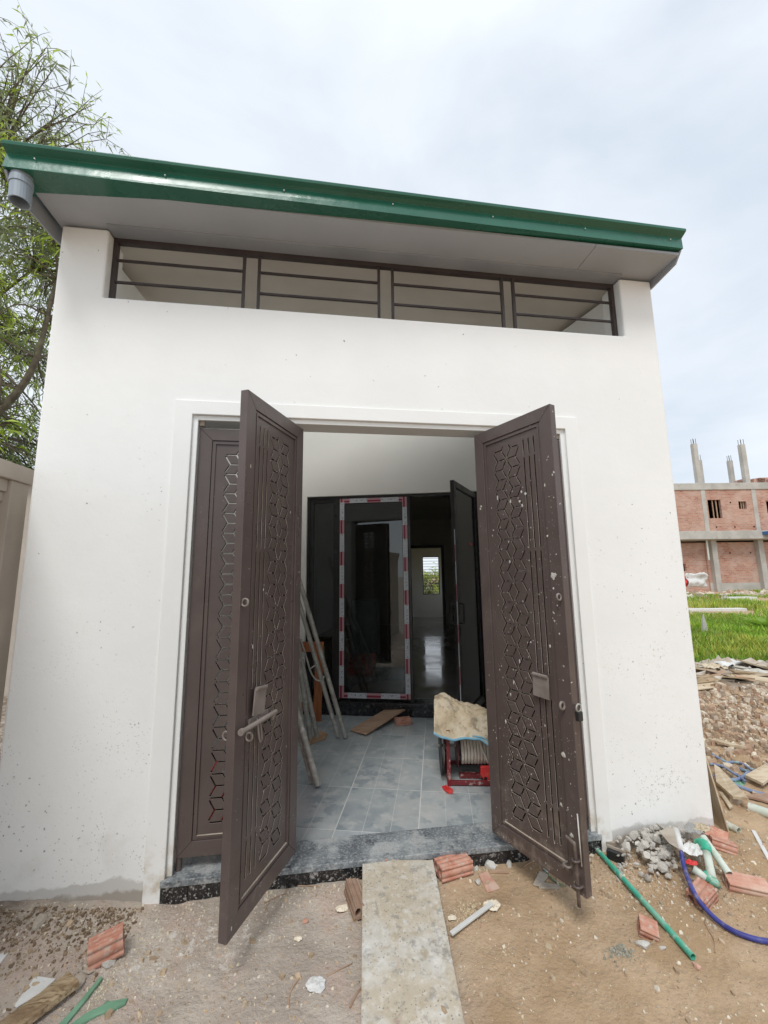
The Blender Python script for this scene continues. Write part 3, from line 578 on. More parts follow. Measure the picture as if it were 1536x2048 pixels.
def make_leaf(parent, P0, P1, side, mat, splat=0, seed=0, panel=None):
    """side=+1: the body lies behind local y=0 (visible face +y); -1 the other way"""
    P0 = Vector((*P0, 0)); P1 = Vector((*P1, 0)); d = (P1-P0); W = d.length; ang = math.atan2(d.y, d.x)
    lf = bpy.data.objects.new('leaf', None); col.objects.link(lf); lf.parent = parent; lf.location = P0; lf.rotation_euler = (0, 0, ang); lf.empty_display_size = .1
    ya, yb = (-LT, 0) if side > 0 else (0, LT); fw = .078; g = .0006
    mb = MB(); z0, z1 = LZ0, LZ1
    quads = [[(0, z0), (fw-g, z0+fw), (fw-g, z1-fw), (0, z1)], [(W, z1), (W-fw+g, z1-fw), (W-fw+g, z0+fw), (W, z0)],
             [(g, z1), (fw, z1-fw+g), (W-fw, z1-fw+g), (W-g, z1)], [(W-g, z0), (W-fw, z0+fw-g), (fw, z0+fw-g), (g, z0)]]
    for q in quads: mb.prism(q, ya, yb)
    mb.obj('frame', mat, lf, bev=.0025)
    mb = MB()
    for a, b, dy in ((fw+.002, fw+.012, .006), (fw+.0121, fw+.022, .003)):
        y0, y1 = ya+dy, yb-dy
        for q in ([(a, z0+a), (b, z0+b), (b, z1-b), (a, z1-a)], [(W-a, z1-a), (W-b, z1-b), (W-b, z0+b), (W-a, z0+a)], [(a, z1-a), (b, z1-b), (W-b, z1-b), (W-a, z1-a)], [(W-a, z0+a), (W-b, z0+b), (b, z0+b), (a, z0+a)]): mb.prism(q, y0, y1)
    mb.obj('moulding', mat, lf)
    if panel is None:
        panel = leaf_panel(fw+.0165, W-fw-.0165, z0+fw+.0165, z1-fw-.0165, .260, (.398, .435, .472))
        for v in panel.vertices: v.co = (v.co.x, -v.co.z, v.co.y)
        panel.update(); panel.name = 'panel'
    for yy, sg in ((ya+.012, 1), (yb-.012, -1)):     # two skins, shade of the hollow put into their dark inner faces
        key = (panel.name, mat, sg)
        if key not in SKIN:
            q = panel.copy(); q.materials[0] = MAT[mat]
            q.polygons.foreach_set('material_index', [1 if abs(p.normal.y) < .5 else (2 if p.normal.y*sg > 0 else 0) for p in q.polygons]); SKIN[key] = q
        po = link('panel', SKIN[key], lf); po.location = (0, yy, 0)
    pf_ = yb-.012 if side > 0 else ya+.012
    dy0, dy1 = (yb-.0122, yb-.0032) if side > 0 else (ya+.0032, ya+.0122)
    mb = MB(); mb.box(fw+.0225, W-fw-.0225, dy0, dy1, z0+fw+.0222, z0+fw+.0245); mb.obj('dust_ledge', 'flake', lf)
    s = 1 if side > 0 else -1
    if splat:
        r = random.Random(seed); mb = MB()
        for _ in range(splat):
            x = r.uniform(.02, W-.01); z = LZ0+r.random()**1.25*(2.25-LZ0); y = 0 if (x < fw or x > W-fw) else pf_+s*.0011
            if x < fw or x > W-fw or z < z0+fw: y = 0
            elif not (fw+.024 < x < W-fw-.024 and z0+fw+.024 < z < z1-fw-.024): continue
            q = r.random(); rad = .0011+.0028*q**4 if q < .95 else r.uniform(.004, .008)
            n = 8; ph = r.random()*6; el = r.uniform(1, 2.0)
            ring = [(x+rad*.8*(1+.3*r.uniform(-1, 1))*math.cos(ph+6.283*k_/n), y+s*.0006, z+el*rad*(1+.3*r.uniform(-1, 1))*math.sin(ph+6.283*k_/n)) for k_ in range(n)]
            v = ring+[(x, y+s*.0018, z)]; fs = [(k_, (k_+1) % n, n) for k_ in range(n)]; mb.add(v, fs if s < 0 else [f[::-1] for f in fs])
        if splat > 300:
            for x, z, rad in ((.548, 1.685, .017), (.563, 1.692, .009), (.545, 1.62, .006), (.535, .80, .014), (.505, 1.99, .009), (.53, 1.9, .006), (.39, 2.16, .010), (.345, 2.12, .009), (.03, 2.12, .008), (.036, 2.135, .007), (.52, .47, .012), (.548, .44, .011), (.49, .55, .01)):
                n = 12; ring = [(x+rad*r.uniform(.6, 1.15)*math.cos(6.283*k_/n), s*.0006+(0 if (x < fw or x > W-fw) else pf_), z+rad*r.uniform(.6, 1.3)*math.sin(6.283*k_/n)) for k_ in range(n)]; fs = [(k_, (k_+1) % n, n) for k_ in range(n)]; mb.add(ring+[(x, ring[0][1]+s*.0022, z)], fs if s < 0 else [f[::-1] for f in fs])
        mb.obj('paint_splash', 'white_stone', lf, kind='stuff')
    return lf, panel, ya, yb, s
lp = thing('folding_gate', 'left pair of brown steel gate leaves, one folded out with a bolt bar across it', 'gate', (OL+.03, .04, .13), group='folding gate leaves of the gate house')
rpair = thing('folding_gate', 'right pair of brown steel gate leaves, splattered with white paint and hung with a padlock', 'gate', (OR-.02, .03, .13), group='folding gate leaves of the gate house')
def rel(o): o.matrix_parent_inverse = Matrix.Translation(-Vector(o.parent.location)); return o
A_, panA, *_ = make_leaf(lp, (-.785, .04), (-.172, .04), -1, 'brown'); rel(A_)
B_, _, yaB, ybB, sB = make_leaf(lp, (-.143, -.004), (-.388, -.562), 1, 'brown', 130, 3, panA); rel(B_)
C_, _, yaC, ybC, sC = make_leaf(rpair, (.990, -.006), (1.2215, -.566), -1, 'brown_dirty', 520, 5, panA); rel(C_)
D_, *_ = make_leaf(rpair, (1.632, .03), (1.022, .03), 1, 'brown', 60, 8, panA); rel(D_)
for o, par in ((MB().tube([(-.772, .06, .13), (-.772, .06, .1965)], .016, 10), lp), (MB().tube([(1.618, .05, .13), (1.618, .05, .1965)], .016, 10), rpair)): rel(o.obj('pivot_pin', 'brown', par))
def lug(parent, x, z, y, s, rad=.017, vert=False, name='lug', m='brown_pale'):
    pts = [Vector((x-rad, y, z)), Vector((x-rad, y+s*.02, z)), Vector((x-rad*.6, y+s*.036, z)), Vector((x+rad*.6, y+s*.036, z)), Vector((x+rad, y+s*.02, z)), Vector((x+rad, y, z))]
    if vert: pts = [Vector((x, p.y, z+(p.x-x))) for p in pts]
    return MB().tube(smooth_path(pts, 4), .0055, 8).obj(name, m, parent, smooth=True)
def ring(parent, c, axis, r0, r1, name, m='brown_pale'):
    q = Vector((0, 0, 1)).rotation_difference(Vector(axis)); pts = [Vector(c)+q @ Vector((math.cos(a)*r0, math.sin(a)*r0, 0)) for a in np.linspace(0, 2*math.pi, 17)]
    return MB().tube(pts, r1, 7, cap=False).obj(name, m, parent, smooth=True)
def flap(parent, x, z, y, s, w_=.10, h=.108, tilt=0):
    T = Matrix.Translation((x, y+s*.012, z)) @ Matrix.Rotation(tilt, 4, 'Y')
    mb = MB(); mb.box(-w_/2, w_/2, -.003 if s > 0 else -.003, .003, -h, 0, T=T); o = mb.obj('flap_plate', 'brown_pale', parent, bev=.001)
    hb = MB(); hb.tube([T @ Vector((-w_*.45, s*.004, .004)), T @ Vector((w_*.45, s*.004, .004))], .009, 10); hb.obj('flap_hinge', 'brown_pale', parent, smooth=False); return o
# right folded-out leaf: hardware
y0 = -.0; pm = .012
flap(C_, .432, 1.158, pm-.010, -1, .102, .110, R(2))
ring(C_, (.588, -.018, 1.578), (1, 0, .1), .016, .005, 'lug', 'brown_pale'); 
ring(C_, (.56, -.016, 1.04), (1, 0, .1), .017, .0065, 'lug', 'brown_pale')
lug(C_, .530, .308, 0, -1, .018)
mb = MB(); mb.tube(smooth_path([(.578, -.022, .16), (.578, -.022, .40), (.572, -.028, .43), (.545, -.045, .452)], 6), .0085, 10); mb.obj('drop_bolt', 'brown_dirty', C_, smooth=True)
for z in (.245, .355): lug(C_, .578, z, 0, -1, .014, name='bolt_keeper', m='brown')
mb = MB(); mb.tube([(.600, -.012, .335), (.597, -.012, .56)], .003, 6); mb.obj('paint_run', 'white_stone', C_, smooth=True)
pk = MB(); pk.box(.625, .647, -.012, .022, .985, 1.03); pk.obj('padlock', 'black_plastic', C_, bev=.004)
ring(C_, (.636, .005, 1.045), (1, 0, 0), .018, .004, 'shackle', 'galv')
pb = MB(); pb.box(.608, .625, .0, .012, 1.02, 1.06); pb.obj('lock_tab', 'brown', C_, bev=.001)
# left folded-out leaf: hardware
pmB = -.012
flap(B_, .435, 1.163, pmB+.016, 1, .10, .115, R(-7))
mb = MB(); mb.tube([(.612, .03, 1.022), (.315, .034, 1.025)], .0105, 10); mb.tube([(.612, .03, 1.022), (.594, .03, 1.023)], .015, 10); mb.obj('bolt_bar', 'brown_pale', B_, smooth=False, bev=.001)
mb = MB(); mb.tube(smooth_path([(.335, .034, 1.025), (.318, .03, 1.02), (.312, .012, .985)], 5), .008, 8); mb.obj('bolt_grip', 'brown_pale', B_, smooth=True)
mb = MB(); mb.box(.33, .50, pmB+.001, pmB+.012, 1.012, 1.038); mb.obj('bolt_track', 'brown_pale', B_, bev=.002)
mb = MB(); mb.tube(smooth_path([(.445, pmB+.02, 1.03), (.420, pmB+.02, .925), (.408, pmB+.02, .915), (.400, pmB+.02, .93), (.425, pmB+.02, 1.03)], 5), .005, 8); mb.obj('hasp_loop', 'brown_pale', B_, smooth=True)
ring(B_, (.518, .014, .972), (1, 0, .15), .017, .005, 'lug'); ring(B_, (.590, .014, 1.582), (1, 0, .15), .017, .005, 'lug')
ring(B_, (.603, -.046, 1.0), (1, 0, 0), .018, .005, 'lug')

# ================================================================== MAIN HOUSE BEHIND THE PORCH
house = thing('main_house', 'main house wall seen through the open gate with black aluminium glazed doors', 'building', (0, 0, 0))
def IB(u0, u1, v0, v1, z0, z1, name, mat, parent=house, bev=0., **t):
    T = Matrix.Rotation(-R(15), 4, 'Z'); mb = MB(); mb.box(u0, u1, v0, v1, z0, z1, T=T); return mb.obj(name, mat, parent, bev=bev, **t)
V0 = 2.42; DL, DR, DZ = -.885, 1.19, 2.672
# wall with its door opening
T15 = Matrix.Rotation(-R(15), 4, 'Z')
mb = MB(); mb.prism([(-2.36, -.1), (DL, -.1), (DL, DZ), (DR, DZ), (DR, -.1), (1.88, -.1), (1.88, 4.55), (-2.36, 4.55)], V0, V0+.16); mb.v = [tuple(T15 @ Vector(p)) for p in mb.v]; mb.obj('front_wall', 'inner_wall', house, bev=.004)
IB(DL+.0005, DR-.0005, V0-.012, V0+.2, .236, .272, 'threshold', 'granite_inner', bev=.003)
for ua, ub in ((-1.55, -.62), (-.6185, .18), (.1815, .98), (.9815, 1.9)):
    IB(ua, ub, V0-.010, V0-.0005, .1315, .2345, 'riser_panel', 'granite_inner')
IB(-2.3, 1.99, V0+.2005, 14.2, .20, .278, 'room_floor', mk('polished_room_tile', (.22, .22, .215), (.28, .28, .27), s=1.5, rough=.10, spec=.6))
# frame of the glazed doors
def frame(u0, u1, z0, z1, v0, v1, w_, name, mat, parent=house, bt=None):
    bt = w_ if bt is None else bt
    mb = MB(); mb.box(u0, u0+w_, v0, v1, z0, z1, T=T15); mb.box(u1-w_, u1, v0, v1, z0, z1, T=T15); mb.box(u0+w_, u1-w_, v0, v1, z1-w_, z1, T=T15); mb.box(u0+w_, u1-w_, v0, v1, z0, z0+bt, T=T15)
    return mb.obj(name, mat, parent, bev=.002)
mb = MB(); fw = .030
mb.box(DL+.001, DL+fw, V0+.03, V0+.10, .2725, DZ-.001, T=T15); mb.box(DR-fw, DR-.001, V0+.03, V0+.10, .2725, DZ-.001, T=T15); mb.box(DL+fw, DR-fw, V0+.031, V0+.099, DZ-fw, DZ-.001, T=T15)
mb.box(-.512, -.478, V0+.032, V0+.098, .2725, DZ-fw, T=T15); mb.box(.357, .387, V0+.032, V0+.098, .2725, DZ-fw, T=T15); mb.obj('door_frame', 'alu', house, bev=.002)
# fixed side light
sl = frame(DL+fw+.001, -.513, .2735, DZ-fw-.001, V0+.045, V0+.085, .045, 'side_light', 'alu')
IB(DL+fw+.04, -.552, V0+.062, V0+.068, .32, DZ-fw-.045, 'pane', 'glass', sl)
# taped leaf
td = frame(-.4775, .3565, .302, DZ-fw-.002, V0+.02, V0+.060, .065, 'taped_door', 'alu', bt=.072)
IB(-.415, .294, V0+.037, V0+.043, .372, DZ-fw-.065, 'pane', 'glass', td)
def strip(parent, a, b, wd, nrm, name='protective_tape', off=0.):
    """flat printed strip from a to b, width vector wd, uv along its length"""
    a = Vector(a); b = Vector(b); wd = Vector(wd); L_ = (b-a).length; n = Vector(nrm)*.0006
    v = [a, b, b+wd, a+wd]; v = v+[p+n for p in v]
    f = [(0, 1, 2, 3), (7, 6, 5, 4), (0, 4, 5, 1), (1, 5, 6, 2), (2, 6, 7, 3), (3, 7, 4, 0)]
    me = mesh(name, v, f, 'tape'); uv = me.uv_layers.new(name='UVMap'); co = [(off, 0), (off+L_, 0), (off+L_, 1), (off, 1)]
    for p in me.polygons:
        for li in p.loop_indices: uv.data[li].uv = co[me.loops[li].vertex_index % 4]
    return link(name, me, parent)
nv = -VV
def ip(u, v, z): return Vector(inn(u, v, z))
vt = V0+.0192
zt, zb_ = DZ-fw-.006, .312
strip(td, ip(-.472, vt, zb_), ip(-.472, vt, zt), UU*.055, nv, off=.03)
strip(td, ip(.297, vt, zb_), ip(.297, vt, zt), UU*.055, nv, off=.11)
strip(td, ip(-.4165, vt, zt-.055), ip(.2965, vt, zt-.055), Vector((0, 0, .055)), nv, off=.10)
strip(td, ip(-.4165, vt, zb_), ip(.2965, vt, zb_), Vector((0, 0, .058)), nv, off=.12)
# open leaf, hinged on the right jamb and swung towards the porch
hx, hv = 1.155, V0+.02; ex, ev = .862, 1.66
od = bpy.data.objects.new('open_door', None); col.objects.link(od); od.parent = house; dd = Vector((ex-hx, ev-hv)); WL = dd.length
wa = UU*(ex-hx)+VV*(ev-hv); od.location = inn(hx, hv, 0); od.rotation_euler = (0, 0, math.atan2(wa.y, wa.x)); od.empty_display_size = .1
mb = MB(); z0, z1 = .315, 2.645
mb.box(0, .065, -.02, .02, z0, z1); mb.box(WL-.065, WL, -.02, .02, z0, z1); mb.box(.065, WL-.065, -.02, .02, z1-.065, z1); mb.box(.065, WL-.065, -.02, .02, z0, z0+.075)
mb.obj('door_stiles', 'alu', od, bev=.002)
mb = MB(); mb.box(.06, WL-.06, -.003, .003, z0+.07, z1-.06); mb.obj('pane', 'glass', od)
# which side faces the camera: local -y or +y; tape on the edge and on the camera side
strip(od, (WL+.0004, .006, z0+.02), (WL+.0004, .006, z1-.5), (0, .008, 0), (1, 0, 0), off=.05)
for sy in (-1,):
    pass
mb = MB()
for s in (-1, 1):
    mb.tube(smooth_path([(WL-.032, s*.021, 1.23), (WL-.032, s*.06, 1.235), (WL-.032, s*.062, 1.25), (WL-.032, s*.062, 1.40), (WL-.032, s*.06, 1.415), (WL-.032, s*.021, 1.42)], 4), .009, 8)
mb.obj('handle', 'alu', od, smooth=True)
mb = MB(); mb.box(WL-.05, WL-.015, -.024, .024, 1.12, 1.20); mb.obj('lock_case', 'black_plastic', od, bev=.002)
mb = MB(); mb.box(.20, .235, .0035, .0045, 2.02, 2.045); mb.box(.25, .31, .0035, .0045, 2.02, 2.045); mb.box(.20, .235, -.0045, -.0035, 2.02, 2.045); mb.box(.25, .31, -.0045, -.0035, 2.02, 2.045)
mb.obj('warning_sticker', 'red_plastic', od)
# rooms
RV = 9.7
IB(-2.36, -2.2, V0+.1605, 14.2, .1, 3.6, 'room_wall', 'room_wall'); IB(2.0, 2.2, V0+.1605, 10.2, .1, 3.6, 'room_wall', 'room_wall'); IB(2.0, 2.2, 10.2001, 11.6, .1, 1.0, 'room_wall', 'room_wall'); IB(2.0, 2.2, 10.2001, 11.6, 2.4, 3.6, 'room_wall', 'room_wall'); IB(2.0, 2.2, 11.6001, 14.2, .1, 3.6, 'room_wall', 'room_wall'); IB(-2.36, 2.2, V0+.1605, 14.4, 3.3, 3.42, 'room_ceiling', 'room_wall')  # right wall leaves an unseen window opening, added to light the far room
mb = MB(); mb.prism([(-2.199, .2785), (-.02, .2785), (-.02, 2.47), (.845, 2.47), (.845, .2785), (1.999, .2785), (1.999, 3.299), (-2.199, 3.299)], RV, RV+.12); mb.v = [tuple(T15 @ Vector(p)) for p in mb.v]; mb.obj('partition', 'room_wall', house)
mb = MB(); mb.prism([(-.10, .279), (-.02, .279), (-.02, 2.47), (.845, 2.47), (.845, .279), (.925, .279), (.925, 2.55), (-.10, 2.55)], RV-.02, RV+.121); mb.v = [tuple(T15 @ Vector(p)) for p in mb.v]
mb.obj('inner_door_frame', 'dark_brown', house)
FV = 12.05
mb = MB(); wz0, wz1, wu0, wu1 = 1.03, 2.32, .225, .80
mb.box(-2.199, wu0, FV, FV+.15, .2, 3.3, T=T15); mb.box(wu1, 1.999, FV, FV+.15, .2, 3.3, T=T15); mb.box(wu0, wu1, FV, FV+.15, .2, wz0, T=T15); mb.box(wu0, wu1, FV, FV+.15, wz1, 3.3, T=T15); mb.obj('back_wall', 'inner_wall', house)
bw = frame(wu0, wu1, wz0, wz1, FV+.05, FV+.09, .025, 'back_window', 'alu')
for k_ in range(13):
    z = wz0+.08+k_*(wz1-wz0-.14)/12; T_ = T15; mb = MB(); mb.box(wu0+.026, wu1-.026, FV+.062, FV+.076, z-.006, z+.006, T=T15); mb.obj('window_bar', 'dark_brown', bw)

# ------------------------------------------------------------------ boundary wall on the left
bw_ = thing('boundary_wall', 'beige rendered boundary wall with moulded coping meeting the left end of the gate house', 'wall', (-1.8, -1, 0))
def W_(x0, x1, y0, y1, z0, z1, n, m='boundary'): mb = MB(); mb.box(x0, x1, y0, y1, z0, z1); o = mb.obj(n, m, bw_, bev=.004); rel(o); return o
W_(-2.05, -1.815, -5, .12, -.1, 2.26, 'wall_body'); W_(-2.09, -1.752, -5, .16, 2.2605, 2.355, 'coping'); W_(-2.06, -1.782, -5, -.02, 2.19, 2.26, 'coping_moulding'); W_(-2.06, -1.798, -5, -.02, 2.135, 2.1895, 'coping_moulding')
W_(-1.8145, -1.765, -.02, .12, -.1, 2.26, 'pilaster')
fr = thing('neighbour_roof', 'strip of grey green sheet roof beyond the beige boundary wall', 'roof', (-6, 4, 3.2)); mb = MB()
mb.box(-4, 3.4, -.0, 2.2, -.05, .03, T=Matrix.Rotation(R(9), 4, 'X')); mb.obj('roof_sheet', 'roof_far', fr); mb = MB(); mb.box(-4, 3.3, .15, 2.0, -3.3, -.06); mb.obj('wall', 'boundary', fr)
#PART2
# ================================================================== THINGS IN THE PORCH
ZF = .1305
def tubeobj(name, pts, r, mat, parent=None, seg=14, smooth=True, **t): return MB().tube(pts, r, seg).obj(name, mat, parent, smooth=smooth, **t)
def pipe_thing(label, foot, top, ro=.021, name='steel_pipe', mat='galv', group='galvanised pipes leaning inside the porch', extra=None, z0=ZF):
    foot = Vector(foot); top = Vector(top); o = MB().pipe(foot, top, ro, ro*.84, 18).obj(name, mat, None); 
    o['label'] = label; o['category'] = 'pipe'; o['group'] = group
    return o
def line_up(pxfoot, pxup, zfoot, yup, ln):
    f = at(*pxfoot, zfoot); q = aty(*pxup, yup); d = (q-f).normalized(); return f, f+d*ln
# a standing scaffold frame: pipe with a welded loop
f, t = line_up((676, 1472), (606, 1232), ZF+.02, 1.75, 1.9)
pt = thing('scaffold_rail', 'longest leaning scaffold rail with a bent loop welded to its side', 'scaffold rail', f)
o = MB().pipe(f, t, .021, .017, 18).obj('tube', 'galv', pt); rel(o)
f2 = at(691, 1475, ZF+.01); d_ = (t-f); 
o = MB().pipe(f2, f2+d_.normalized()*1.9, .022, .018, 18).obj('tube', 'galv', pt); rel(o)
lo = [aty(x, y, 1.72) for x, y in ((601, 1278), (612, 1312), (622, 1345), (632, 1359), (643, 1361), (648, 1352))]; o = tubeobj('loop', smooth_path(lo, 5), .0085, 'galv', pt); rel(o)
o = tubeobj('stay', [aty(621, 1337, 1.73), aty(634, 1328, 1.74)], .007, 'galv', pt); rel(o)
for lab, a, b, y, l, r in (
    ('dusty steel pipe standing on the torn cardboard, left of its shinier neighbour', (621, 1478), (602, 1352), 1.62, 1.4, .024),
    ('shinier steel pipe standing on the torn cardboard nearest the red brown board', (634, 1474), (605, 1330), 1.68, 1.5, .022),
    ('thick dusty pipe slid furthest out onto the floor tiles beside the left gate leaf', (636, 1571), (600, 1445), .93, 1.35, .024),
    ('thin pipe tucked under the thick one beside the left gate leaf', (623, 1565), (598, 1470), .95, 1.3, .014),
    ('pipe end half hidden behind the left gate leaf above the cardboard', (609, 1476), (598, 1400), 1.45, 1.0, .019)):
    f, t = line_up(a, b, ZF+r*.7, y, l); pipe_thing(lab, f, t, r)
bd = thing('board', 'red brown varnished board standing on end against the house wall', 'board', at(640, 1436, ZF)); c = aty(636, 1434, 2.30)
T_ = Matrix.Translation((c.x, 2.30, ZF)) @ Matrix.Rotation(-R(15), 4, 'Z') @ Matrix.Rotation(R(-6), 4, 'X'); mb = MB(); mb.box(-.055, .035, -.012, .012, 0, .83, T=T_); o = mb.obj('stile', 'wood_red', bd, bev=.002); rel(o)
mb = MB(); mb.box(-.42, -.0555, -.010, .010, .72, .83, T=T_); o = mb.obj('rail', 'wood_red', bd, bev=.002); rel(o); mb = MB(); mb.box(-.42, -.0555, -.010, .010, .1, .19, T=T_); o = mb.obj('rail', 'wood_red', bd, bev=.002); rel(o)
def flat_poly(name, px, th, mat, label, cat, z=None, group=None, wob=.0, bev=.001):
    pts = [(gpt(x, y) if z is None else at(x, y, z)) for x, y in px]; c = sum(pts, Vector())/len(pts); r = random.Random(len(name)+int(px[0][0]))
    base = [p-c+Vector((0, 0, .002)) for p in pts]; n = len(base); mb = MB()
    top = [p+Vector((0, 0, th+r.uniform(0, wob))) for p in base]
    mb.add(base+top, [tuple(range(n))[::-1], tuple(range(n, 2*n))]+[(i, (i+1) % n, (i+1) % n+n, i+n) for i in range(n)])
    if (Vector(top[1])-Vector(top[0])).cross(Vector(top[2])-Vector(top[0])).z < 0: mb.f = [f[::-1] for f in mb.f]
    o = mb.obj(name, mat, None, bev=bev); o.location = c; o['label'] = label; o['category'] = cat
    if group: o['group'] = group
    return o
flat_poly('cardboard', [(606, 1470), (628, 1476), (640, 1466), (655, 1470), (650, 1480), (634, 1484), (612, 1494), (600, 1492)], .012, 'cardboard', 'torn piece of brown cardboard under the feet of the pipes', 'cardboard', ZF, wob=.01)
# short plank resting on a brick
def hollow_brick(name, L_, Wd, H, mat, parent=None, holes=True):
    """clay brick with grooved long faces and two round holes through its length; local X is its length"""
    def outline():
        P = []; g = .0035
        def side(a, b, n):
            a = Vector(a); b = Vector(b); d = b-a; nn = Vector((-d.y, d.x)).normalized()
            for k_ in range(n):
                t0 = (k_+.42)/n; t1 = (k_+.58)/n
                for t, off in ((t0-.03, 0), (t0, g), (t1, g), (t1+.03, 0)): P.append(a+d*t+nn*off)
        w, h = Wd/2, H/2
        for a, b, n in (((-w, -h), (w, -h), 3), ((w, -h), (w, h), 2), ((w, h), (-w, h), 3), ((-w, h), (-w, -h), 2)): P.append(Vector(a)); side(a, b, n)
        return P
    hs = []
    if holes:
        for cx in (-Wd*.24, Wd*.24): hs.append([(cx+.4*H*.62*math.cos(a), .4*H*.8*math.sin(a)) for a in np.linspace(0, 2*math.pi, 13)[:-1]])
    me = plate([tuple(p) for p in outline()], hs, L_, [mat]); 
    for v in me.vertices: v.co = (v.co.z, v.co.x, v.co.y)
    o = link(name, me, parent); return o
def brick(label, px, z, ang, L_=.20, Wd=.095, H=.055, mat='brick', tilt=(0, 0), world=None, group='hollow clay bricks lying about the doorway', cut=False):
    o = hollow_brick('brick', L_, Wd, H, mat); p = world or at(*px, z); o.location = (p.x, p.y, z); o.rotation_euler = (R(tilt[0]), R(tilt[1]), R(ang)); o['label'] = label; o['category'] = 'brick'; o['group'] = group
    return o
brick('orange hollow brick on the porch floor propping the short plank', (806, 1442), ZF+.03, 8, .17, .09, .058)
a, b, c, d4 = at(700, 1463, ZF+.012), at(724, 1476, ZF+.012), aty(817, 1416, 2.22), None
u_ = (b-a); pl = at(700, 1462, ZF+.01); up = at(791, 1409, ZF+.075); e1 = at(724, 1475, ZF+.01); ax = (up-pl); wv = (e1-pl); ax_n = ax.normalized(); wv = (wv-ax_n*wv.dot(ax_n)); nn_ = ax.cross(wv).normalized()
if nn_.z < 0: nn_ = -nn_
mb = MB(); P4 = [pl, pl+wv, up+wv, up]; P4 = [p-pl for p in P4]; mb.add(P4+[p+nn_*.014 for p in P4], [(0, 3, 2, 1), (4, 5, 6, 7), (0, 1, 5, 4), (1, 2, 6, 5), (2, 3, 7, 6), (3, 0, 4, 7)])
o = mb.obj('plank', 'wood', None, bev=.002); o.location = pl; o['label'] = 'short planed plank lying aslant with one end up on an orange brick'; o['category'] = 'plank'
# ---------------- hose reel in a red frame, under a cement sack
rb = at(899, 1573, ZF); reel = thing('hose_reel', 'red steel reel stand wound with cream hose under a torn sack', 'hose reel', rb)
rx, ry = rb.x, rb.y; dp_ = .34; wid = .50
def RB(x0, x1, y0, y1, z0, z1, n, m, b=.002): mb = MB(); mb.box(x0, x1, y0, y1, z0, z1); o = mb.obj(n, m, reel, bev=b); rel(o); return o
RB(rx-.014, rx+.014, ry, ry+.028, ZF, .525, 'post', 'red_steel'); RB(rx-.014, rx+.014, ry+dp_, ry+dp_+.028, ZF, .45, 'post', 'red_steel')
RB(rx+wid-.014, rx+wid+.014, ry, ry+.028, ZF, .40, 'post', 'red_steel'); RB(rx+wid-.014, rx+wid+.014, ry+dp_, ry+dp_+.028, ZF, .46, 'post', 'red_steel')
RB(rx+.0141, rx+wid-.0141, ry+.002, ry+.026, ZF+.008, ZF+.036, 'rail', 'red_steel'); RB(rx+.0141, rx+wid-.0141, ry+dp_+.002, ry+dp_+.026, ZF+.008, ZF+.036, 'rail', 'red_steel')
RB(rx-.012, rx+.012, ry+.0281, ry+dp_-.0001, ZF+.008, ZF+.032, 'rail', 'red_steel'); RB(rx-.012, rx+.012, ry+.0281, ry+dp_-.0001, .42, .445, 'rail', 'red_steel')
RB(rx+.09, rx+.36, ry+.12, ry+.17, ZF+.002, ZF+.03, 'cross_plate', 'red_steel')
cyd, czd, hr = ry+.19, .345, .115
o = tubeobj('drum', [(rx+.085, cyd, czd), (rx+wid-.04, cyd, czd)], .075, 'dark_brown', reel, 24, False); rel(o)
for x in (rx+.078,): o = tubeobj('flange', [(x, cyd, czd), (x+.004, cyd, czd)], .15, 'red_steel', reel, 32, False); rel(o)
o = tubeobj('flange', [(rx-.052, cyd-.02, czd-.03), (rx-.045, cyd-.02, czd-.03)], .168, 'black_plastic', reel, 32, False); rel(o)
o = tubeobj('flange_rim', [Vector((rx-.03, cyd-.02+.13*math.cos(a), czd+.13*math.sin(a))) for a in np.linspace(0, 6.283, 33)], .005, 'galv', reel, 8); rel(o)
o = tubeobj('axle', [(rx-.07, cyd, czd), (rx+wid+.03, cyd, czd)], .010, 'galv', reel, 10); rel(o)
pts = []; nt_ = 15
for k_ in range(nt_*16+1):
    a = k_/16*2*math.pi; x = rx+.105+.0242*k_/16; pts.append((x, cyd+(hr+.004*math.sin(k_*.7))*math.cos(a), czd+(hr)*math.sin(a)))
o = MB().tube(pts, .0118, 8).obj('hose', 'hose_cream', reel, smooth=True); rel(o)
o = MB().tube(smooth_path([(rx+.24, cyd-hr*.6, czd+.11), (rx+.265, cyd-hr-.014, czd+.03), (rx+.30, cyd-hr-.010, czd-.06), (rx+.33, cyd-hr*.5, czd-.115)], 6), .0088, 8).obj('hose', 'hose_cream', reel, smooth=True); rel(o)
# red nozzle and grey clamp under the hose
nz_ = thing('plug_cover', 'bright red plastic cover hanging under the cream hose', 'plastic cover', (rx+.29, ry+.06, .2)); mb = MB(); mb.prism([(-.045, .05), (-.05, -.01), (-.012, -.062), (.012, -.06), (.055, .035), (.04, .052)], -.014, .014); o = mb.obj('shell', 'red_plastic', nz_, bev=.006)
mb = MB(); mb.tube([(-.012, -.0142, -.03), (-.012, -.016, -.03)], .012, 14); mb.obj('eye', 'black_plastic', nz_)
mb = MB(); mb.box(rx+.36, rx+.40, ry+.05, ry+.09, ZF+.04, ZF+.12); o = mb.obj('clamp', 'galv', reel, bev=.004); rel(o)
flat_poly('plastic_shard', [(884, 1576), (893, 1574), (906, 1583), (905, 1589), (897, 1588), (889, 1583)], .012, 'red_plastic', 'broken bit of red plastic on the tiles at the foot of the reel', 'plastic shard', ZF, wob=.008)
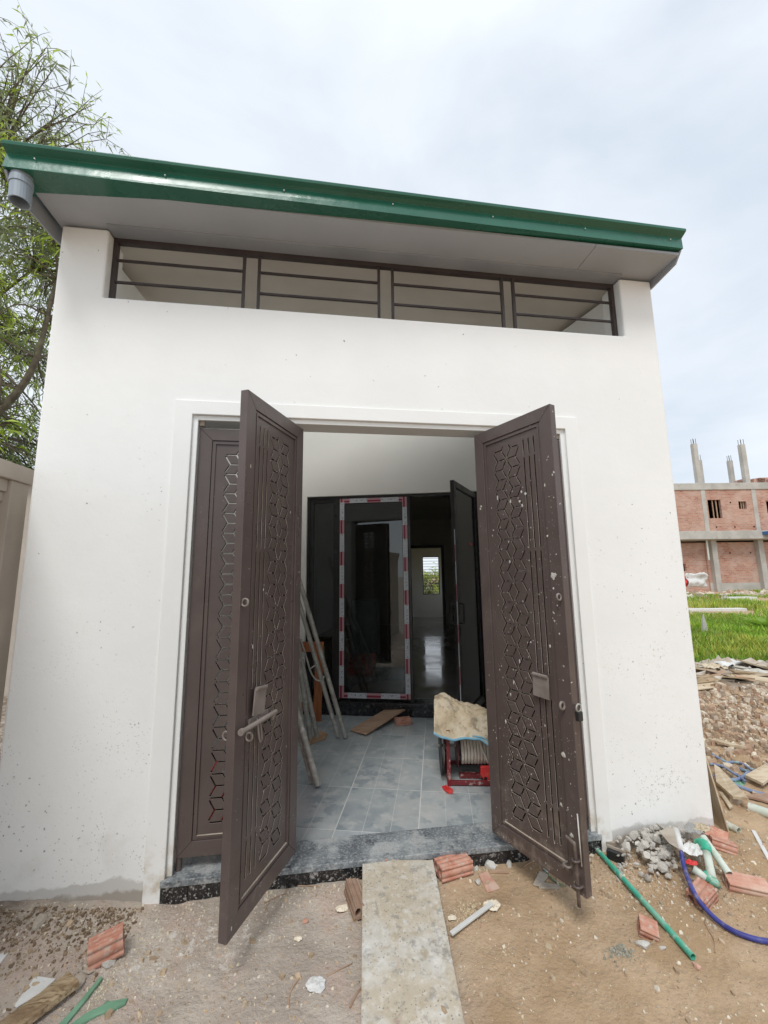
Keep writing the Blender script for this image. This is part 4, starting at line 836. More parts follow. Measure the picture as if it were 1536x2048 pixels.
# sack: heightfield draped over the stand
def sheet(name, outline_fn, nu, nv_, mat, label, cat, th=.004, parent=None):
    V_ = []; F_ = []
    for j in range(nv_+1):
        for i in range(nu+1): V_.append(outline_fn(i/nu, j/nv_))
    for j in range(nv_):
        for i in range(nu): a = j*(nu+1)+i; F_.append((a, a+1, a+nu+2, a+nu+1))
    me = mesh(name, V_, F_, mat, True); o = link(name, me, parent)
    if label: o['label'] = label; o['category'] = cat
    m = o.modifiers.new('solid', 'SOLIDIFY'); m.thickness = th; m.offset = 0
    return o
sx0, sy0 = rx, ry
def nzs(u, v, s, k=0):
    x = u*s+31.7*k; y = v*s+17.3*k; tot = 0.; amp = .5
    for o in range(4):
        xi = math.floor(x); yi = math.floor(y); fx = x-xi; fy = y-yi; fx = fx*fx*(3-2*fx); fy = fy*fy*(3-2*fy)
        def h(a, b): return ((math.sin(a*127.1+b*311.7+o*9.1)*43758.5453) % 1)*2-1
        tot += amp*((h(xi, yi)*(1-fx)+h(xi+1, yi)*fx)*(1-fy)+(h(xi, yi+1)*(1-fx)+h(xi+1, yi+1)*fx)*fy); x *= 2.03; y *= 2.03; amp *= .5
    return tot
def sackf(u, v):
    # u across (0 left .. 1 right), v from front hem (0) to the back (1)
    fx = -.085+.62*u+ .05*(1-u)*(v-.5); yy = ry-.055+.50*v+.03*math.sin(u*5)
    hem = .535-.155*u**.9-.022*math.sin(u*9)
    crest = .655-.10*u+.05*math.exp(-((u-.12)/.12)**2)
    t = min(v/.42, 1); prof = t*t*(3-2*t); zz = hem+(crest-hem)*prof-.10*max(0, (v-.6)/.4)**2
    zz += .050*(.35-abs(nzs(u, v, 3.6, 3)))*(.5+prof)+.030*(.3-abs(nzs(u+v*.6, v, 8, 5)))+.006*nzs(u, v, 24, 6)-.022*abs(math.sin((u*2.2+v*1.1)*5))**6*(1-abs(2*v-.8))
    yy -= .07*math.sin(math.pi*min(1, v*2.2))*.5*(1-v)
    return (rx+fx, yy, zz)
RZ = -R(11); sk = thing('cement_sack', 'crumpled cream cement sack with a blue hem thrown over the hose reel', 'sack', rb)
o = sheet('sack_body', sackf, 100, 70, 'sack', None, None, .006, sk); rel(o)
o = MB().tube(smooth_path([Vector(sackf(u, 0.0))+Vector((0, -.004, -.002)) for u in np.linspace(0, 1, 14)], 4), .009, 8).obj('blue_hem', 'blue_trim', sk, smooth=True); rel(o)
o = MB().tube(smooth_path([Vector(sackf(u, 0.07))+Vector((0, -.006, 0)) for u in np.linspace(.45, 1, 9)], 4), .006, 8).obj('blue_hem', 'blue_trim', sk, smooth=True); rel(o)
sk.rotation_euler = (0, 0, RZ); reel.rotation_euler = (0, 0, RZ)
_q = Matrix.Rotation(RZ, 4, 'Z') @ Vector((.29, .06, 0)); nz_.location = (rx+_q.x, ry+_q.y, .2); nz_.rotation_euler = (0, 0, RZ)
# things behind the glass
def lump(name, c, sx, sy, sz, mat, label, cat, seed, rot=0):
    bm = bmesh.new(); bmesh.ops.create_icosphere(bm, subdivisions=4, radius=1)
    P_ = np.array([v.co[:] for v in bm.verts]); nz1 = frac(P_[:, [0, 2]], 2.2, seed)+.6*frac(P_[:, [1, 2]], 4.5, seed+1)
    for v, n in zip(bm.verts, nz1): v.co *= 1+.28*n; v.co.z = max(v.co.z, -.75)
    me = bpy.data.meshes.new(name); bm.to_mesh(me); bm.free(); me.materials.append(MAT[mat]); me.polygons.foreach_set('use_smooth', [True]*len(me.polygons))
    o = link(name, me); o.location = c; o.scale = (sx, sy, sz); o.rotation_euler = (0, 0, rot); o['label'] = label; o['category'] = cat; return o
p = inn(-.25, 3.3, .44); lump('sack', p, .28, .22, .22, 'sack_grey', 'slumped grey sack on the floor behind the taped glass door', 'sack', 2)
p = inn(-.72, 3.1, .52); lump('sack', p, .26, .2, .32, 'sack_grey', 'taller grey sack behind the narrow side light', 'sack', 5)
cb_ = thing('cabinet', 'pale blue grey cabinet standing inside behind the glass', 'cabinet', inn(-.45, 4.6, .28)); o = IB(-.75, -.32, 4.5, 4.9, .2785, 1.28, 'body', mk('pale_cabinet', (.45, .52, .55), (.5, .57, .6), s=3, rough=.5), cb_, bev=.004); rel(o)
o = IB(-.748, -.322, 4.488, 4.499, .30, 1.27, 'door', 'pvc_grey', cb_, bev=.003); rel(o)
ps = IB(-.42, .22, V0+.25, V0+.95, .2790, .292, 'plywood_sheet', 'wood', None); ps['label'] = 'sheet of plywood lying flat just inside the taped glass door'; ps['category'] = 'plywood'
rs = thing('crate', 'red plastic crate standing behind the left closed gate leaf', 'crate', (-.55, .45, ZF)); mb = MB()
for k_ in range(4): mb.box(-.75, -.25, .42, .435, ZF+.005+k_*.075, ZF+.06+k_*.075)
mb.box(-.75, -.73, .436, .8, ZF+.005, ZF+.29); mb.box(-.27, -.25, .436, .8, ZF+.005, ZF+.29); mb.box(-.7299, -.2701, .436, .8, ZF+.006, ZF+.02); o = mb.obj('crate_body', 'red_plastic', rs, bev=.002); rel(o)
# shrub outside the far window
# ================================================================== FOREGROUND
a = at(725, 1718, .135); b = at(866, 1718, .135)
a = Vector((.2255, -.012, 0)); 
q0, q1 = at(725, 1719, .115), at(866, 1719, .115); q2, q3 = at(722, 2048, .035), at(930, 2048, .035)
W0 = (q1-q0); dirL = (q2-q0); dirR = (q3-q1); ext = 1.45
mb = MB(); nl, nw = 90, 26; V_ = []
for j in range(nl+1):
    t = j/nl*ext
    for i in range(nw+1):
        s = i/nw; p = (q0+dirL*t).lerp(q1+dirR*t, s); V_.append([p.x, p.y, p.z])
V_ = np.array(V_); zz = frac(V_[:, :2], 22, 3)*.004+frac(V_[:, :2], 60, 4)*.002; V_[:, 2] += zz
F_ = [(j*(nw+1)+i, (j+1)*(nw+1)+i, (j+1)*(nw+1)+i+1, j*(nw+1)+i+1) for j in range(nl) for i in range(nw)]
me = mesh('plank', V_, F_, 'plank_cement', True)
o = link('ramp_plank', me); o['label'] = 'long cement smeared plank forming a ramp from the ground up to the granite step'; o['category'] = 'plank'
sm_ = o.modifiers.new('solid', 'SOLIDIFY'); sm_.thickness = .028; sm_.offset = -1; bv = o.modifiers.new('bevel', 'BEVEL'); bv.width = .003; bv.segments = 2; bv.limit_method = 'ANGLE'; bv.angle_limit = R(50)
brick('pink ribbed brick against the step just right of the ramp plank', (907, 1732), .078, 12, .195, .10, .068, 'brick')
brick('muddy brown brick standing on edge under the left side of the ramp plank', (712, 1796), .06, 101, .20, .07, .06, 'brick_brown', tilt=(12, 0))
brick('pale dusty brick under the very top of the ramp plank', (800, 1716), .095, 3, .19, .08, .06, 'brick_pale')
brick('red brick on the left bank with a cement lump in its end', (213, 1893), .085, 22, .13, .08, .085, 'brick', tilt=(0, -8))
brick('small broken red brick between the green pipe and the white stones', (1296, 1858), .052, -30, .075, .07, .05, 'brick', tilt=(18, 12))
brick('bright orange brick under the blue hose', (1404, 1790), .05, 20, .13, .09, .06, 'brick', tilt=(6, -10))
brick('long dusty brick at the right edge of the rubble', (1494, 1772), .05, -24, .19, .085, .06, 'brick_pale', tilt=(14, 4))
brick('orange brick against the foot of the right wall corner', (1446, 1690), .055, -35, .12, .085, .055, 'brick', tilt=(-14, 8))
brick('half buried orange brick tucked behind the pipes at the wall foot', (1432, 1672), .06, -50, .12, .08, .05, 'brick', tilt=(22, 6))
def stone(label, px, r, seed, mat='white_stone', flat=.6, name='stone', cat='stone', group=None, cuts=2, rough=.13):
    o = link(name, stone_mesh(seed, flat, mat, cuts, rough)); p = gpt(*px); o.location = (p.x, p.y, p.z+r*flat*.45); o.scale = (r, r*random.uniform(.7, 1), r); o.rotation_euler = (random.uniform(-.2, .2), random.uniform(-.2, .2), random.uniform(0, 6)); o['label'] = label; o['category'] = cat
    if group: o['group'] = group
    return o
WS = 'white mortar lumps along the foot of the step'
stone('roundish white mortar lump, largest of those right of the pink brick', (981, 1735), .034, 1, flat=.75, group=WS)
stone('narrow upright white mortar chip at the step right of the pink brick', (963, 1727), .019, 2, flat=1.5, group=WS)
stone('white mortar lump touching the right end of the pink brick', (952, 1738), .019, 3, group=WS)
stone('white mortar lump below the brick, furthest from the step', (956, 1767), .021, 4, group=WS)
stone('white mortar chip leaning on the step near the right gate leaf', (1019, 1733), .018, 5, flat=1.2, group=WS)
stone('long smooth white stone on the sand below the small broken brick', (1286, 1892), .034, 6, flat=.5)
stone('pale round flake beside the long white stone', (1323, 1895), .021, 7, flat=.3)
stone('small yellowish pebble left of the green pipe end', (1358, 1928), .012, 8, 'foam')
stone('pinkish crumb of brick below the end of the green pipe', (1394, 1934), .018, 9, 'brick_pale')
stone('lone white crumb on the bare sand right of the plank', (1008, 1895), .012, 10, 'foam')
stone('grey flat stone half sunk in the soil by the left wall', (77, 1848), .045, 11, 'flake', .35)
stone('cement lump stuck in the end of the left bank brick', (216, 1926), .035, 12, 'concrete', .6)
stone('grey cement flake beside the top of the wooden slat', (152, 1966), .04, 13, 'flake', .25)
stone('small grey flake between the red brick and the wooden slat', (178, 1942), .03, 14, 'flake', .2)
stone('orange peel coloured chip on the ground left of the plank', (610, 1845), .018, 15, 'brick', .4)
stone('tiny orange brick chip below the white strip', (960, 1852), .011, 16, 'brick', .5)
# flat cement flakes
flat_poly('tile_offcut', [(958, 1752), (974, 1745), (1000, 1779), (975, 1787)], .006, 'brick_pale', 'thin pinkish tile offcut lying right of the ribbed brick', 'offcut')
flat_poly('wood_chip', [(978, 1741), (1018, 1742), (1018, 1748), (980, 1748)], .005, 'wood', 'thin wood chip lying along the step above the pink offcut', 'wood chip')
flat_poly('tile_offcut', [(1066, 1772), (1079, 1744), (1098, 1752), (1090, 1762), (1080, 1775)], .006, 'flake', 'grey three cornered tile offcut under the right gate leaf', 'offcut')
flat_poly('wood_chip', [(1075, 1766), (1118, 1774), (1119, 1780), (1078, 1779)], .008, 'flake', 'grey splintered stick lying below the three cornered offcut', 'stick')
flat_poly('shell_shard', [(1083, 1733), (1092, 1731), (1102, 1744), (1090, 1748)], .004, 'paper', 'small white plastic shard by the green strand under the gate leaf', 'shard')
flat_poly('mortar_slab', [(1268, 1612+48), (1200, 1668), (1200, 1690), (1232, 1694), (1236, 1676)], .02, 'flake', 'grey slab of mortar fallen at the foot of the wall right of the gate', 'mortar slab', z=.06)
# white strip and its crumpled end
a, b = gpt(902, 1870, .02), gpt(984, 1809, .02)
def bar(name, a, b, wd, th, mat, label, cat, group=None):
    a = Vector(a); b = Vector(b); d = b-a; n = Vector((-d.y, d.x, 0)).normalized()*wd/2; c = (a+b)/2; mb = MB(); P_ = [a-n-c, b-n-c, b+n-c, a+n-c]
    mb.add(P_+[p+Vector((0, 0, th)) for p in P_], [(0, 3, 2, 1), (4, 5, 6, 7), (0, 1, 5, 4), (1, 2, 6, 5), (2, 3, 7, 6), (3, 0, 4, 7)]); o = mb.obj(name, mat, None, bev=min(wd, th)*.15); o.location = c
    if label: o['label'] = label; o['category'] = cat
    if group: o['group'] = group
    return o
bar('white_strip', a, b, .020, .010, 'paper', 'narrow white metal strip on the sand pointing at the ramp plank', 'metal strip')
bar('white_strip', gpt(1507, 1664), gpt(1545, 1733), .022, .012, 'paper', 'white plastic strip lying on the sand at the right edge of the view', 'plastic strip')
def crumple(name, px, r, mat, label, cat, seed, h=.5, n=26, th=.0015, z=None):
    p = gpt(*px) if z is None else at(*px, z); rr = random.Random(seed); k_ = rr.uniform(0, 6)
    def f(u, v):
        x, y = (u-.5)*2, (v-.5)*2; q = max(abs(x), abs(y)); l = math.hypot(x, y) or 1; s = q/l; x *= s; y *= s
        e = 1+.3*nzs(math.cos(math.atan2(y, x))+seed, math.sin(math.atan2(y, x)), 1.6, seed); hh = max(0, .5+.8*nzs(u, v, 3.2, seed)+.4*nzs(u, v, 9, seed+2))*(1-.6*q)
        return (p.x+r*x*e, p.y+r*y*e*.8, p.z+.004+r*h*hh)
    return sheet(name, f, n, n, mat, label, cat, th)
crumple('torn_foam', (985, 1815), .042, 'foam', 'torn cream packing foam at the upper end of the white strip', 'foam scrap', 3, .6)
crumple('torn_foam', (684, 1820), .03, 'foam', 'crumbled yellow foam left of the muddy brown brick', 'foam scrap', 4, .7)
crumple('torn_foam', (596, 1880), .018, 'foam', 'small yellow foam scrap in the middle of the left ground', 'foam scrap', 5, .7, 14)
crumple('torn_foam', (904, 1838), .022, 'foam', 'small cream foam flake touching the right side of the plank', 'foam scrap', 6, .6, 14)
crumple('plastic_wrap', (632, 1972), .045, 'paper', 'scrap of dirty translucent wrapping on the ground left of the plank', 'plastic wrap', 8, .35)
crumple('plastic_bag', (1392, 1706), .075, 'paper', 'crumpled white bag among the pipes on the rubble heap', 'bag', 12, .8, 34, z=.12)
crumple('paper_bag', (1402, 1648+12), .05, 'sack', 'torn brown paper bag leaning on the wall foot above the rubble', 'bag', 14, .9, 30, z=.17)
crumple('foil_bundle', (1390, 1664), .06, 'sack_grey', 'crinkled silver grey foil wrapped round the end of the long pale pipe', 'foil', 15, .9, 34, z=.16)
crumple('red_wrapper', (1383, 1728), .03, 'red_plastic', 'crushed red wrapper beside the blue hose', 'wrapper', 16, .6, 16, z=.10)
flat_poly('paper_sheet', [(70, 1954), (112, 1960), (78, 1990), (32, 2018), (28, 2014)], .003, 'paper', 'sheet of white paper caught under the wooden slat', 'paper')
flat_poly('metal_scrap', [(-6, 1916), (10, 1906), (17, 1908), (2, 1928), (-8, 1930)], .006, 'paper', 'bent scrap of white sheet metal at the left edge of the view', 'metal scrap')
# weathered slat
a = gpt(145, 1972); b = gpt(20, 2068); n = 24; mb = MB(); V_ = []; d = (b-a); L_ = d.length; dn = d.normalized(); sd_ = Vector((-dn.y, dn.x, 0))
if sd_.y < 0: sd_ = -sd_
prof = [(-.05, .004), (-.047, .026), (-.030, .030), (-.018, .022), (.0, .026), (.045, .022), (.05, .004)]
for j in range(n+1):
    for s_, h_ in prof:
        e = .004*nzs(j*.3, s_*20, 3, 2); p = a+dn*(j/n*L_*1.4)+sd_*(s_+e)+Vector((0, 0, h_+.012+.004*nzs(j*.2, s_*30, 4, 6))); V_.append(p)
m_ = len(prof); F_ = [(j*m_+i, (j+1)*m_+i, (j+1)*m_+(i+1) % m_, j*m_+(i+1) % m_) for j in range(n) for i in range(m_)]+[tuple(range(m_))[::-1], tuple(range(n*m_, n*m_+m_))]
o = link('weathered_board', mesh('weathered_board', V_, F_, 'wood_old')); o['label'] = 'weathered split wooden slat in the lower left corner'; o['category'] = 'slat'
bm = bmesh.new(); bm.from_mesh(o.data); bmesh.ops.recalc_face_normals(bm, faces=bm.faces); bm.to_mesh(o.data); bm.free()
# green strapping
def ribbon(name, pxs, wd, mat, label, cat, lift=.012, seed=0):
    P_ = smooth_path([gpt(*p) for p in pxs], 6); V_ = []; F_ = []; rr = random.Random(seed)
    for i, p in enumerate(P_):
        t = (P_[min(i+1, len(P_)-1)]-P_[max(i-1, 0)]).normalized(); s_ = Vector((-t.y, t.x, 0)); w_ = wd*(.75+.35*math.sin(i*.45+seed)); f_ = .12*math.sin(i*.3+seed)
        for k_ in (-1, 0, 1): V_.append(p+s_*w_*k_*.5+Vector((0, 0, lift*(.6+.4*math.sin(i*.5))+k_*f_*w_*.5+(.006 if k_ == 0 else .003)))) 
    for i in range(len(P_)-1):
        for k_ in (0, 1): a_ = i*3+k_; F_.append((a_, a_+1, a_+4, a_+3))
    o = link(name, mesh(name, V_, F_, mat, True)); m = o.modifiers.new('solid', 'SOLIDIFY'); m.thickness = .0015; o['label'] = label; o['category'] = cat; return o
flat_poly('green_strap', [(201, 1957), (205, 1962), (176, 2000), (133, 2052), (112, 2060), (150, 2018), (184, 1977)], .006, 'green_band', 'straight green strap running from the left bank brick out of the picture', 'strap', wob=.006)
flat_poly('green_strap', [(256, 2000), (250, 2012), (228, 2024), (195, 2034), (160, 2054), (134, 2058), (172, 2032), (203, 2018), (214, 2004), (222, 2009)], .005, 'green_band', 'wider torn green strap lying below the straight one', 'strap', wob=.008)
ribbon('green_strand', [(1088, 1742), (1100, 1756), (1115, 1768), (1130, 1776)], .010, 'green_band', 'thin green plastic strand under the right gate leaf', 'strand', .004, seed=3)
for lab, px, r, s_ in (('dry grass stem lying between the left gate leaf and the brown brick', [(528, 1806), (555, 1793), (580, 1784)], .002, 1), ('curved dry twig left of the plastic wrap', [(602, 1952), (585, 1975), (578, 1995), (578, 2014)], .0025, 2),
                   ('dry straw pointing from the plastic wrap to the plank', [(654, 1952), (680, 1938), (705, 1926)], .0018, 3), ('forked dry leaf against the left edge of the plank', [(724, 1975), (712, 1990), (700, 2015)], .004, 4),
                   ('orange straw at the foot of the black riser', [(560, 1774), (600, 1771), (640, 1773)], .0022, 5), ('broken stick on the sand by the foot of the right leaf', [(1046, 1734), (1056, 1728), (1066, 1722)], .003, 6),
                   ('long dry root on the sand beyond the small broken brick', [(1405, 1818), (1412, 1850), (1428, 1880), (1430, 1905)], .002, 7)):
    o = tubeobj('dry_stem', smooth_path([gpt(*p, .004) for p in px], 5), r, 'wood', None, 6); o['label'] = lab; o['category'] = 'dry stem'
# green pipe and blue hose
a, b = gpt(1176, 1679, .02), gpt(1386, 1914, .016); a = a+(a-b)*.12; o = MB().pipe(a, b, .0135, .0115, 20).obj('green_pipe', 'pvc_green', None); o['label'] = 'long scuffed green pipe lying from the gate leaf out across the sand'; o['category'] = 'pipe'
for p in o.data.polygons: p.use_smooth = False
hp = [gpt(1362, 1702, .13), gpt(1366, 1724, .09), gpt(1374, 1752, .06), gpt(1388, 1785, .07), gpt(1408, 1814, .035), gpt(1440, 1845, .02), gpt(1480, 1868, .015), gpt(1540, 1883, .015), gpt(1640, 1880, .015)]
o = tubeobj('blue_hose', smooth_path(hp, 8), .0115, 'hose_blue', None, 14); o['label'] = 'thick royal blue hose curving over an orange brick and out to the right'; o['category'] = 'hose'
sl_ = [('slate blue hose, uppermost strand of the tangle by the wall corner', [(1416, 1504), (1440, 1518), (1470, 1534), (1500, 1545), (1560, 1568)], .013),
       ('hose loop bowing over the middle of the tangle', [(1440, 1534), (1462, 1524), (1485, 1528), (1505, 1540), (1530, 1541), (1560, 1543)], .011),
       ('dark violet hose crossing low under the tangle', [(1420, 1528), (1442, 1532), (1465, 1545), (1478, 1553), (1490, 1562)], .010),
       ('thick slate hose, lowest strand of the tangle nearest the viewer', [(1426, 1553), (1450, 1560), (1475, 1572), (1505, 1583), (1535, 1590), (1570, 1588)], .014),
       ('flattened bent hose piece joining the strands of the tangle', [(1446, 1556), (1465, 1560), (1482, 1556), (1498, 1544)], .013)]
for i, (lab, px, r) in enumerate(sl_):
    o = tubeobj('slate_hose', smooth_path([gpt(*p, .012+.012*(i % 3)) for p in px], 7), r, 'hose_slate', None, 12); o['label'] = lab; o['category'] = 'hose'; o['group'] = 'slate blue hoses tangled beside the wall'
flat_poly('green_leaf_plastic', [(1468, 1566), (1480, 1560), (1492, 1564), (1490, 1572), (1474, 1573)], .006, 'green_band', 'green plastic flap in the middle of the hose tangle', 'plastic flap')
# pale pipes on the rubble
def pp(label, a, b, r, mat='pvc_pale', za=.1, zb=.1, name='pale_pipe'):
    A, B = at(*a, za), at(*b, zb); o = MB().pipe(A, B, r, r*.85, 18).obj(name, mat, None); o['label'] = label; o['category'] = 'pipe'; o['group'] = 'pale plastic pipes dumped on the rubble'; return o
pp('long pale plastic pipe, rightmost on the rubble heap', (1406, 1674), (1458, 1748), .019, za=.17, zb=.09)
elb = thing('pipe_elbow', 'pale pipe assembly with a bright green elbow at its top', 'pipe elbow', at(1414, 1700, .14), group='pale plastic pipes dumped on the rubble')
o = MB().tube([at(1413, 1703, .15), at(1424, 1755, .10)], .020, 18).obj('tube', 'pvc_pale', elb, smooth=True); rel(o)
o = MB().tube(smooth_path([at(1396, 1688, .14), at(1404, 1687, .16), at(1411, 1692, .165), at(1413, 1704, .15)], 5), .026, 18).obj('green_elbow', 'green_cap', elb, smooth=True); rel(o)
e2 = thing('pipe_elbow', 'lower pale pipe with a cloudy green elbow pointing at the viewer', 'pipe elbow', at(1400, 1750, .1), group='pale plastic pipes dumped on the rubble')
o = MB().tube([at(1386, 1738, .11), at(1412, 1756, .09)], .019, 18).obj('tube', 'pvc_pale', e2, smooth=True); rel(o)
o = MB().tube(smooth_path([at(1409, 1752, .09), at(1420, 1756, .09), at(1426, 1762, .08), at(1431, 1772, .07)], 5), .025, 18).obj('green_elbow', 'pvc_green', e2, smooth=True); rel(o)
mt = thing('conduit_fork', 'white forked pipe fitting leaning down into the blue hose', 'fitting', at(1360, 1680, .12)); o = MB().tube([at(1352, 1660, .17), at(1362, 1700, .13)], .018, 14).obj('tube', 'paper', mt, smooth=True); rel(o); o = MB().tube([at(1340, 1655, .15), at(1357, 1682, .14)], .012, 12).obj('prong', 'paper', mt, smooth=True); rel(o)
pp('short pale green pipe stub poking out past the wall corner', (1442, 1643), (1478, 1662), .021, za=.045, zb=.045)
o = pp('fat white pipe end lying right of the leaning sheet', (1498, 1614), (1545, 1630), .03, za=.05, zb=.05); 
# cardboard flap on rubble
fl = flat_poly('mortar_flap', [(1318, 1664), (1345, 1654), (1358, 1700), (1338, 1688)], .004, 'flake', 'bent grey cardboard flap standing over the rubble beside the white fitting', 'cardboard flap', z=.17)
bk = thing('black_box', 'small black plastic box in the rubble beside the green pipe', 'box', gpt(1232, 1722)); bp = gpt(1232, 1722); T_ = Matrix.Translation(bp) @ Matrix.Rotation(R(-50), 4, 'Z'); mb = MB(); mb.box(-.045, .045, -.016, .016, 0, .05, T=T_); o = mb.obj('shell', 'black_plastic', bk, bev=.003); rel(o)
T2 = T_ @ Matrix.Translation((0, .022, 0)); mb = MB(); mb.box(-.052, .052, -.003, .003, 0, .062, T=T2); o = mb.obj('cement_rim', 'flake', bk, bev=.002); rel(o)
tg = flat_poly('paper_tag', [(1230, 1752), (1238, 1748), (1248, 1762), (1240, 1767)], .002, 'paper', 'small printed white tag beside the green pipe', 'tag'); 
# rubble heap
rh = thing('rubble_heap', 'heap of broken mortar lumps against the foot of the right wall', 'rubble heap', gpt(1310, 1710))
sm_meshes = [stone_mesh(100+k_, 1, 'concrete', 1, .24) for k_ in range(10)]
rr = random.Random(12)
rc = gpt(1320, 1715)
def heap_h(x, y): 
    d = math.hypot((x-rc.x-.02)/.42, (y-rc.y-.10)/.24); return .11*math.exp(-d*d*1.4)
mbh = []
for k_ in range(300):
    px, py = rr.gauss(1316, 42), rr.gauss(1714, 26)
    if px < 1236 or px > 1400 or py < 1668 or py > 1765: continue
    p = gpt(px, py); r = rr.uniform(.007, .022) if k_ > 18 else rr.uniform(.026, .038); h = heap_h(p.x, p.y)
    if p.y > -.012-r: p.y = -.015-r
    o = link('stone', rr.choice(sm_meshes), rh); o.location = (p.x, p.y, gh(p.x, p.y)+h+r*.3); o.scale = (r*rr.uniform(.8, 1.5), r*rr.uniform(.6, 1.1), r*rr.uniform(.45, .9)); o.rotation_euler = (rr.uniform(-.5, .5), rr.uniform(-.5, .5), rr.uniform(0, 6)); rel(o)
# fixed: the heap body under the stones
V_ = []; F_ = []; n = 60
GZ = gh_np(np.array([(rc.x-.55+1.1*i/n, -.005-.55*j/n) for j in range(n+1) for i in range(n+1)]))
for j in range(n+1):
    for i in range(n+1):
        x = rc.x-.55+1.1*i/n; y = -.005-.55*j/n; V_.append((x, y, GZ[j*(n+1)+i]-.004+heap_h(x, y)*1.0+.012*nzs(x, y, 18, 2)*min(1, heap_h(x, y)*30)))
F_ = [(j*(n+1)+i, j*(n+1)+n+1+i, j*(n+1)+n+2+i, j*(n+1)+i+1) for j in range(n) for i in range(n)]
link('heap_body', mesh('heap_body', V_, F_, 'sand_pile', True), rh, kind='stuff'); rel(rh.children[-1])
# ---- loose chips: tinted scraps of many materials, uncountable
def chips(name, n, fpos, smin, smax, pal, seed, label, flat=.4):
    r = random.Random(seed); V_ = []; F_ = []; C_l = []; base = [(math.cos(a)*1., math.sin(a)*1.) for a in np.linspace(0, 6.283, 6)[:-1]]
    XY = [fpos(r) for _ in range(n)]; ZZ = gh_np(np.array(XY, float))
    for (x, y), z in zip(XY, ZZ):
        s_ = smin+(smax-smin)*r.random()**3; c = r.choice(pal); f_ = r.uniform(.85, 1.15); a = r.random()*6.28; e = r.uniform(.3, 1); tx, ty = r.uniform(-.5, .5), r.uniform(-.5, .5); n0 = len(V_)
        for k_, (bx, by) in enumerate(base):
            q = r.uniform(.6, 1.2); lx, ly = bx*s_*q, by*s_*e*q; X = x+lx*math.cos(a)-ly*math.sin(a); Y = y+lx*math.sin(a)+ly*math.cos(a); V_.append((X, Y, z-s_*.2+tx*lx*.5+ty*ly*.5))
        for k_ in range(5): p = V_[n0+k_]; V_.append((p[0]*.75+x*.25, p[1]*.75+y*.25, p[2]+s_*flat*r.uniform(.6, 1.3)+s_*.2))
        F_.append(tuple(n0+5+k_ for k_ in range(5))); C_l += [c]*5
        for k_ in range(5): F_.append((n0+k_, n0+(k_+1) % 5, n0+5+(k_+1) % 5, n0+5+k_)); C_l += [c]*4
    me = mesh(name, V_, F_, 'chips'); set_tint(me, np.array(C_l)); o = link(name, me, None, kind='stuff'); o['label'] = label; o['category'] = 'debris'; return o
_cache = {}
def gh_c(x, y): return gh(x, y)
pale = [(1.1, 1.08, 1.02), (1.2, 1.2, 1.18), (1.0, .9, .75), (.85, .8, .72), (.7, .62, .52), (1.25, 1.2, 1.05)]
mixp = pale+[(.95, .68, .56), (.55, .45, .36), (.6, .5, .42), (.9, .7, .5), (.8, .65, .5), (.7, .56, .42)]
def near_wall_l(r):
    while True:
        x = r.uniform(-1.7, -.1); y = -.02-abs(r.gauss(0, .28)); 
        if y > -1.5: return x, y
chips('plaster_crumbs', 2600, near_wall_l, .0015, .009, pale, 1, 'pale plaster crumbs strewn along the foot of the left wall')
def near_wall_r(r): return r.gauss(1.95, .32), -.02-abs(r.gauss(0, .26))
chips('rubble_crumbs', 2400, near_wall_r, .003, .014, mixp, 2, 'grey and brown crumbs spread around the rubble heap', .6)
def allover(r):
    while True:
        x, y = r.uniform(-1.7, 2.9), r.uniform(-1.6, -.03)
        if nzs(x, y, 2.3, 4)+.5*nzs(x, y, 7, 5) > r.uniform(-.35, .55): return x, y
chips('ground_grit', 11000, allover, .0009, .0085, mixp, 3, 'fine grit and chips scattered over the bare ground')
earth = [(.72, .58, .45), (.8, .66, .52), (.62, .5, .38), (.86, .74, .6)]
chips('soil_clods', 900, allover, .003, .022, earth, 31, 'soil clods half pressed into the bare ground in front of the gate', .45)
def wall_scrape(r): return r.uniform(-1.7, -.9), -.05-abs(r.gauss(0, .16))
chips('dark_soil_clods', 2200, wall_scrape, .002, .012, [(.36, .27, .2), (.45, .35, .27), (.3, .23, .17), (.6, .5, .4)], 32, 'dark crumbly soil clods heaped along the foot of the left wall', .7)
def step_foot(r): return r.uniform(-.3, .95), -.025-abs(r.gauss(0, .045))
chips('step_foot_crumbs', 420, step_foot, .002, .011, pale, 4, 'cream crumbs gathered along the foot of the black riser', .8)
fc = gpt(938, 1820); chips('sawdust_crumbs', 700, lambda r: (fc.x+r.gauss(0, .05), fc.y+r.gauss(0, .035)), .0015, .006, [(1.2, 1.1, .85), (1.1, 1.0, .8), (.6, .5, .4)], 5, 'yellow sawdust crumbs right of the ramp plank', .7)
gc = gpt(205, 1975); chips('string_crumbs', 260, lambda r: (gc.x+r.gauss(0, .02), gc.y+r.gauss(0, .05)), .0015, .005, [(1.2, 1.2, 1.05)], 6, 'tangle of pale crumbs below the left bank brick', .8)
gcl = gpt(1240, 1905); chips('grey_clods', 160, lambda r: (gcl.x+r.gauss(0, .03), gcl.y+r.gauss(0, .022)), .003, .012, [(.5, .52, .48), (.65, .65, .6)], 7, 'cluster of grey clods on the sand left of the green pipe end', .8)
def bank(r): return r.gauss(4.6, 1.3), r.gauss(1.75, .55)
chips('bank_stones', 9500, bank, .004, .05, [(.62, .48, .38), (.75, .6, .49), (.95, .86, .77), (.66, .46, .36), (.5, .4, .33), (1.1, 1.05, .98)], 8, 'loose stones and clods on the soil bank right of the gate house', .8)
def right_sand(r): return r.uniform(2.55, 4.6), r.uniform(-.9, 1.3)
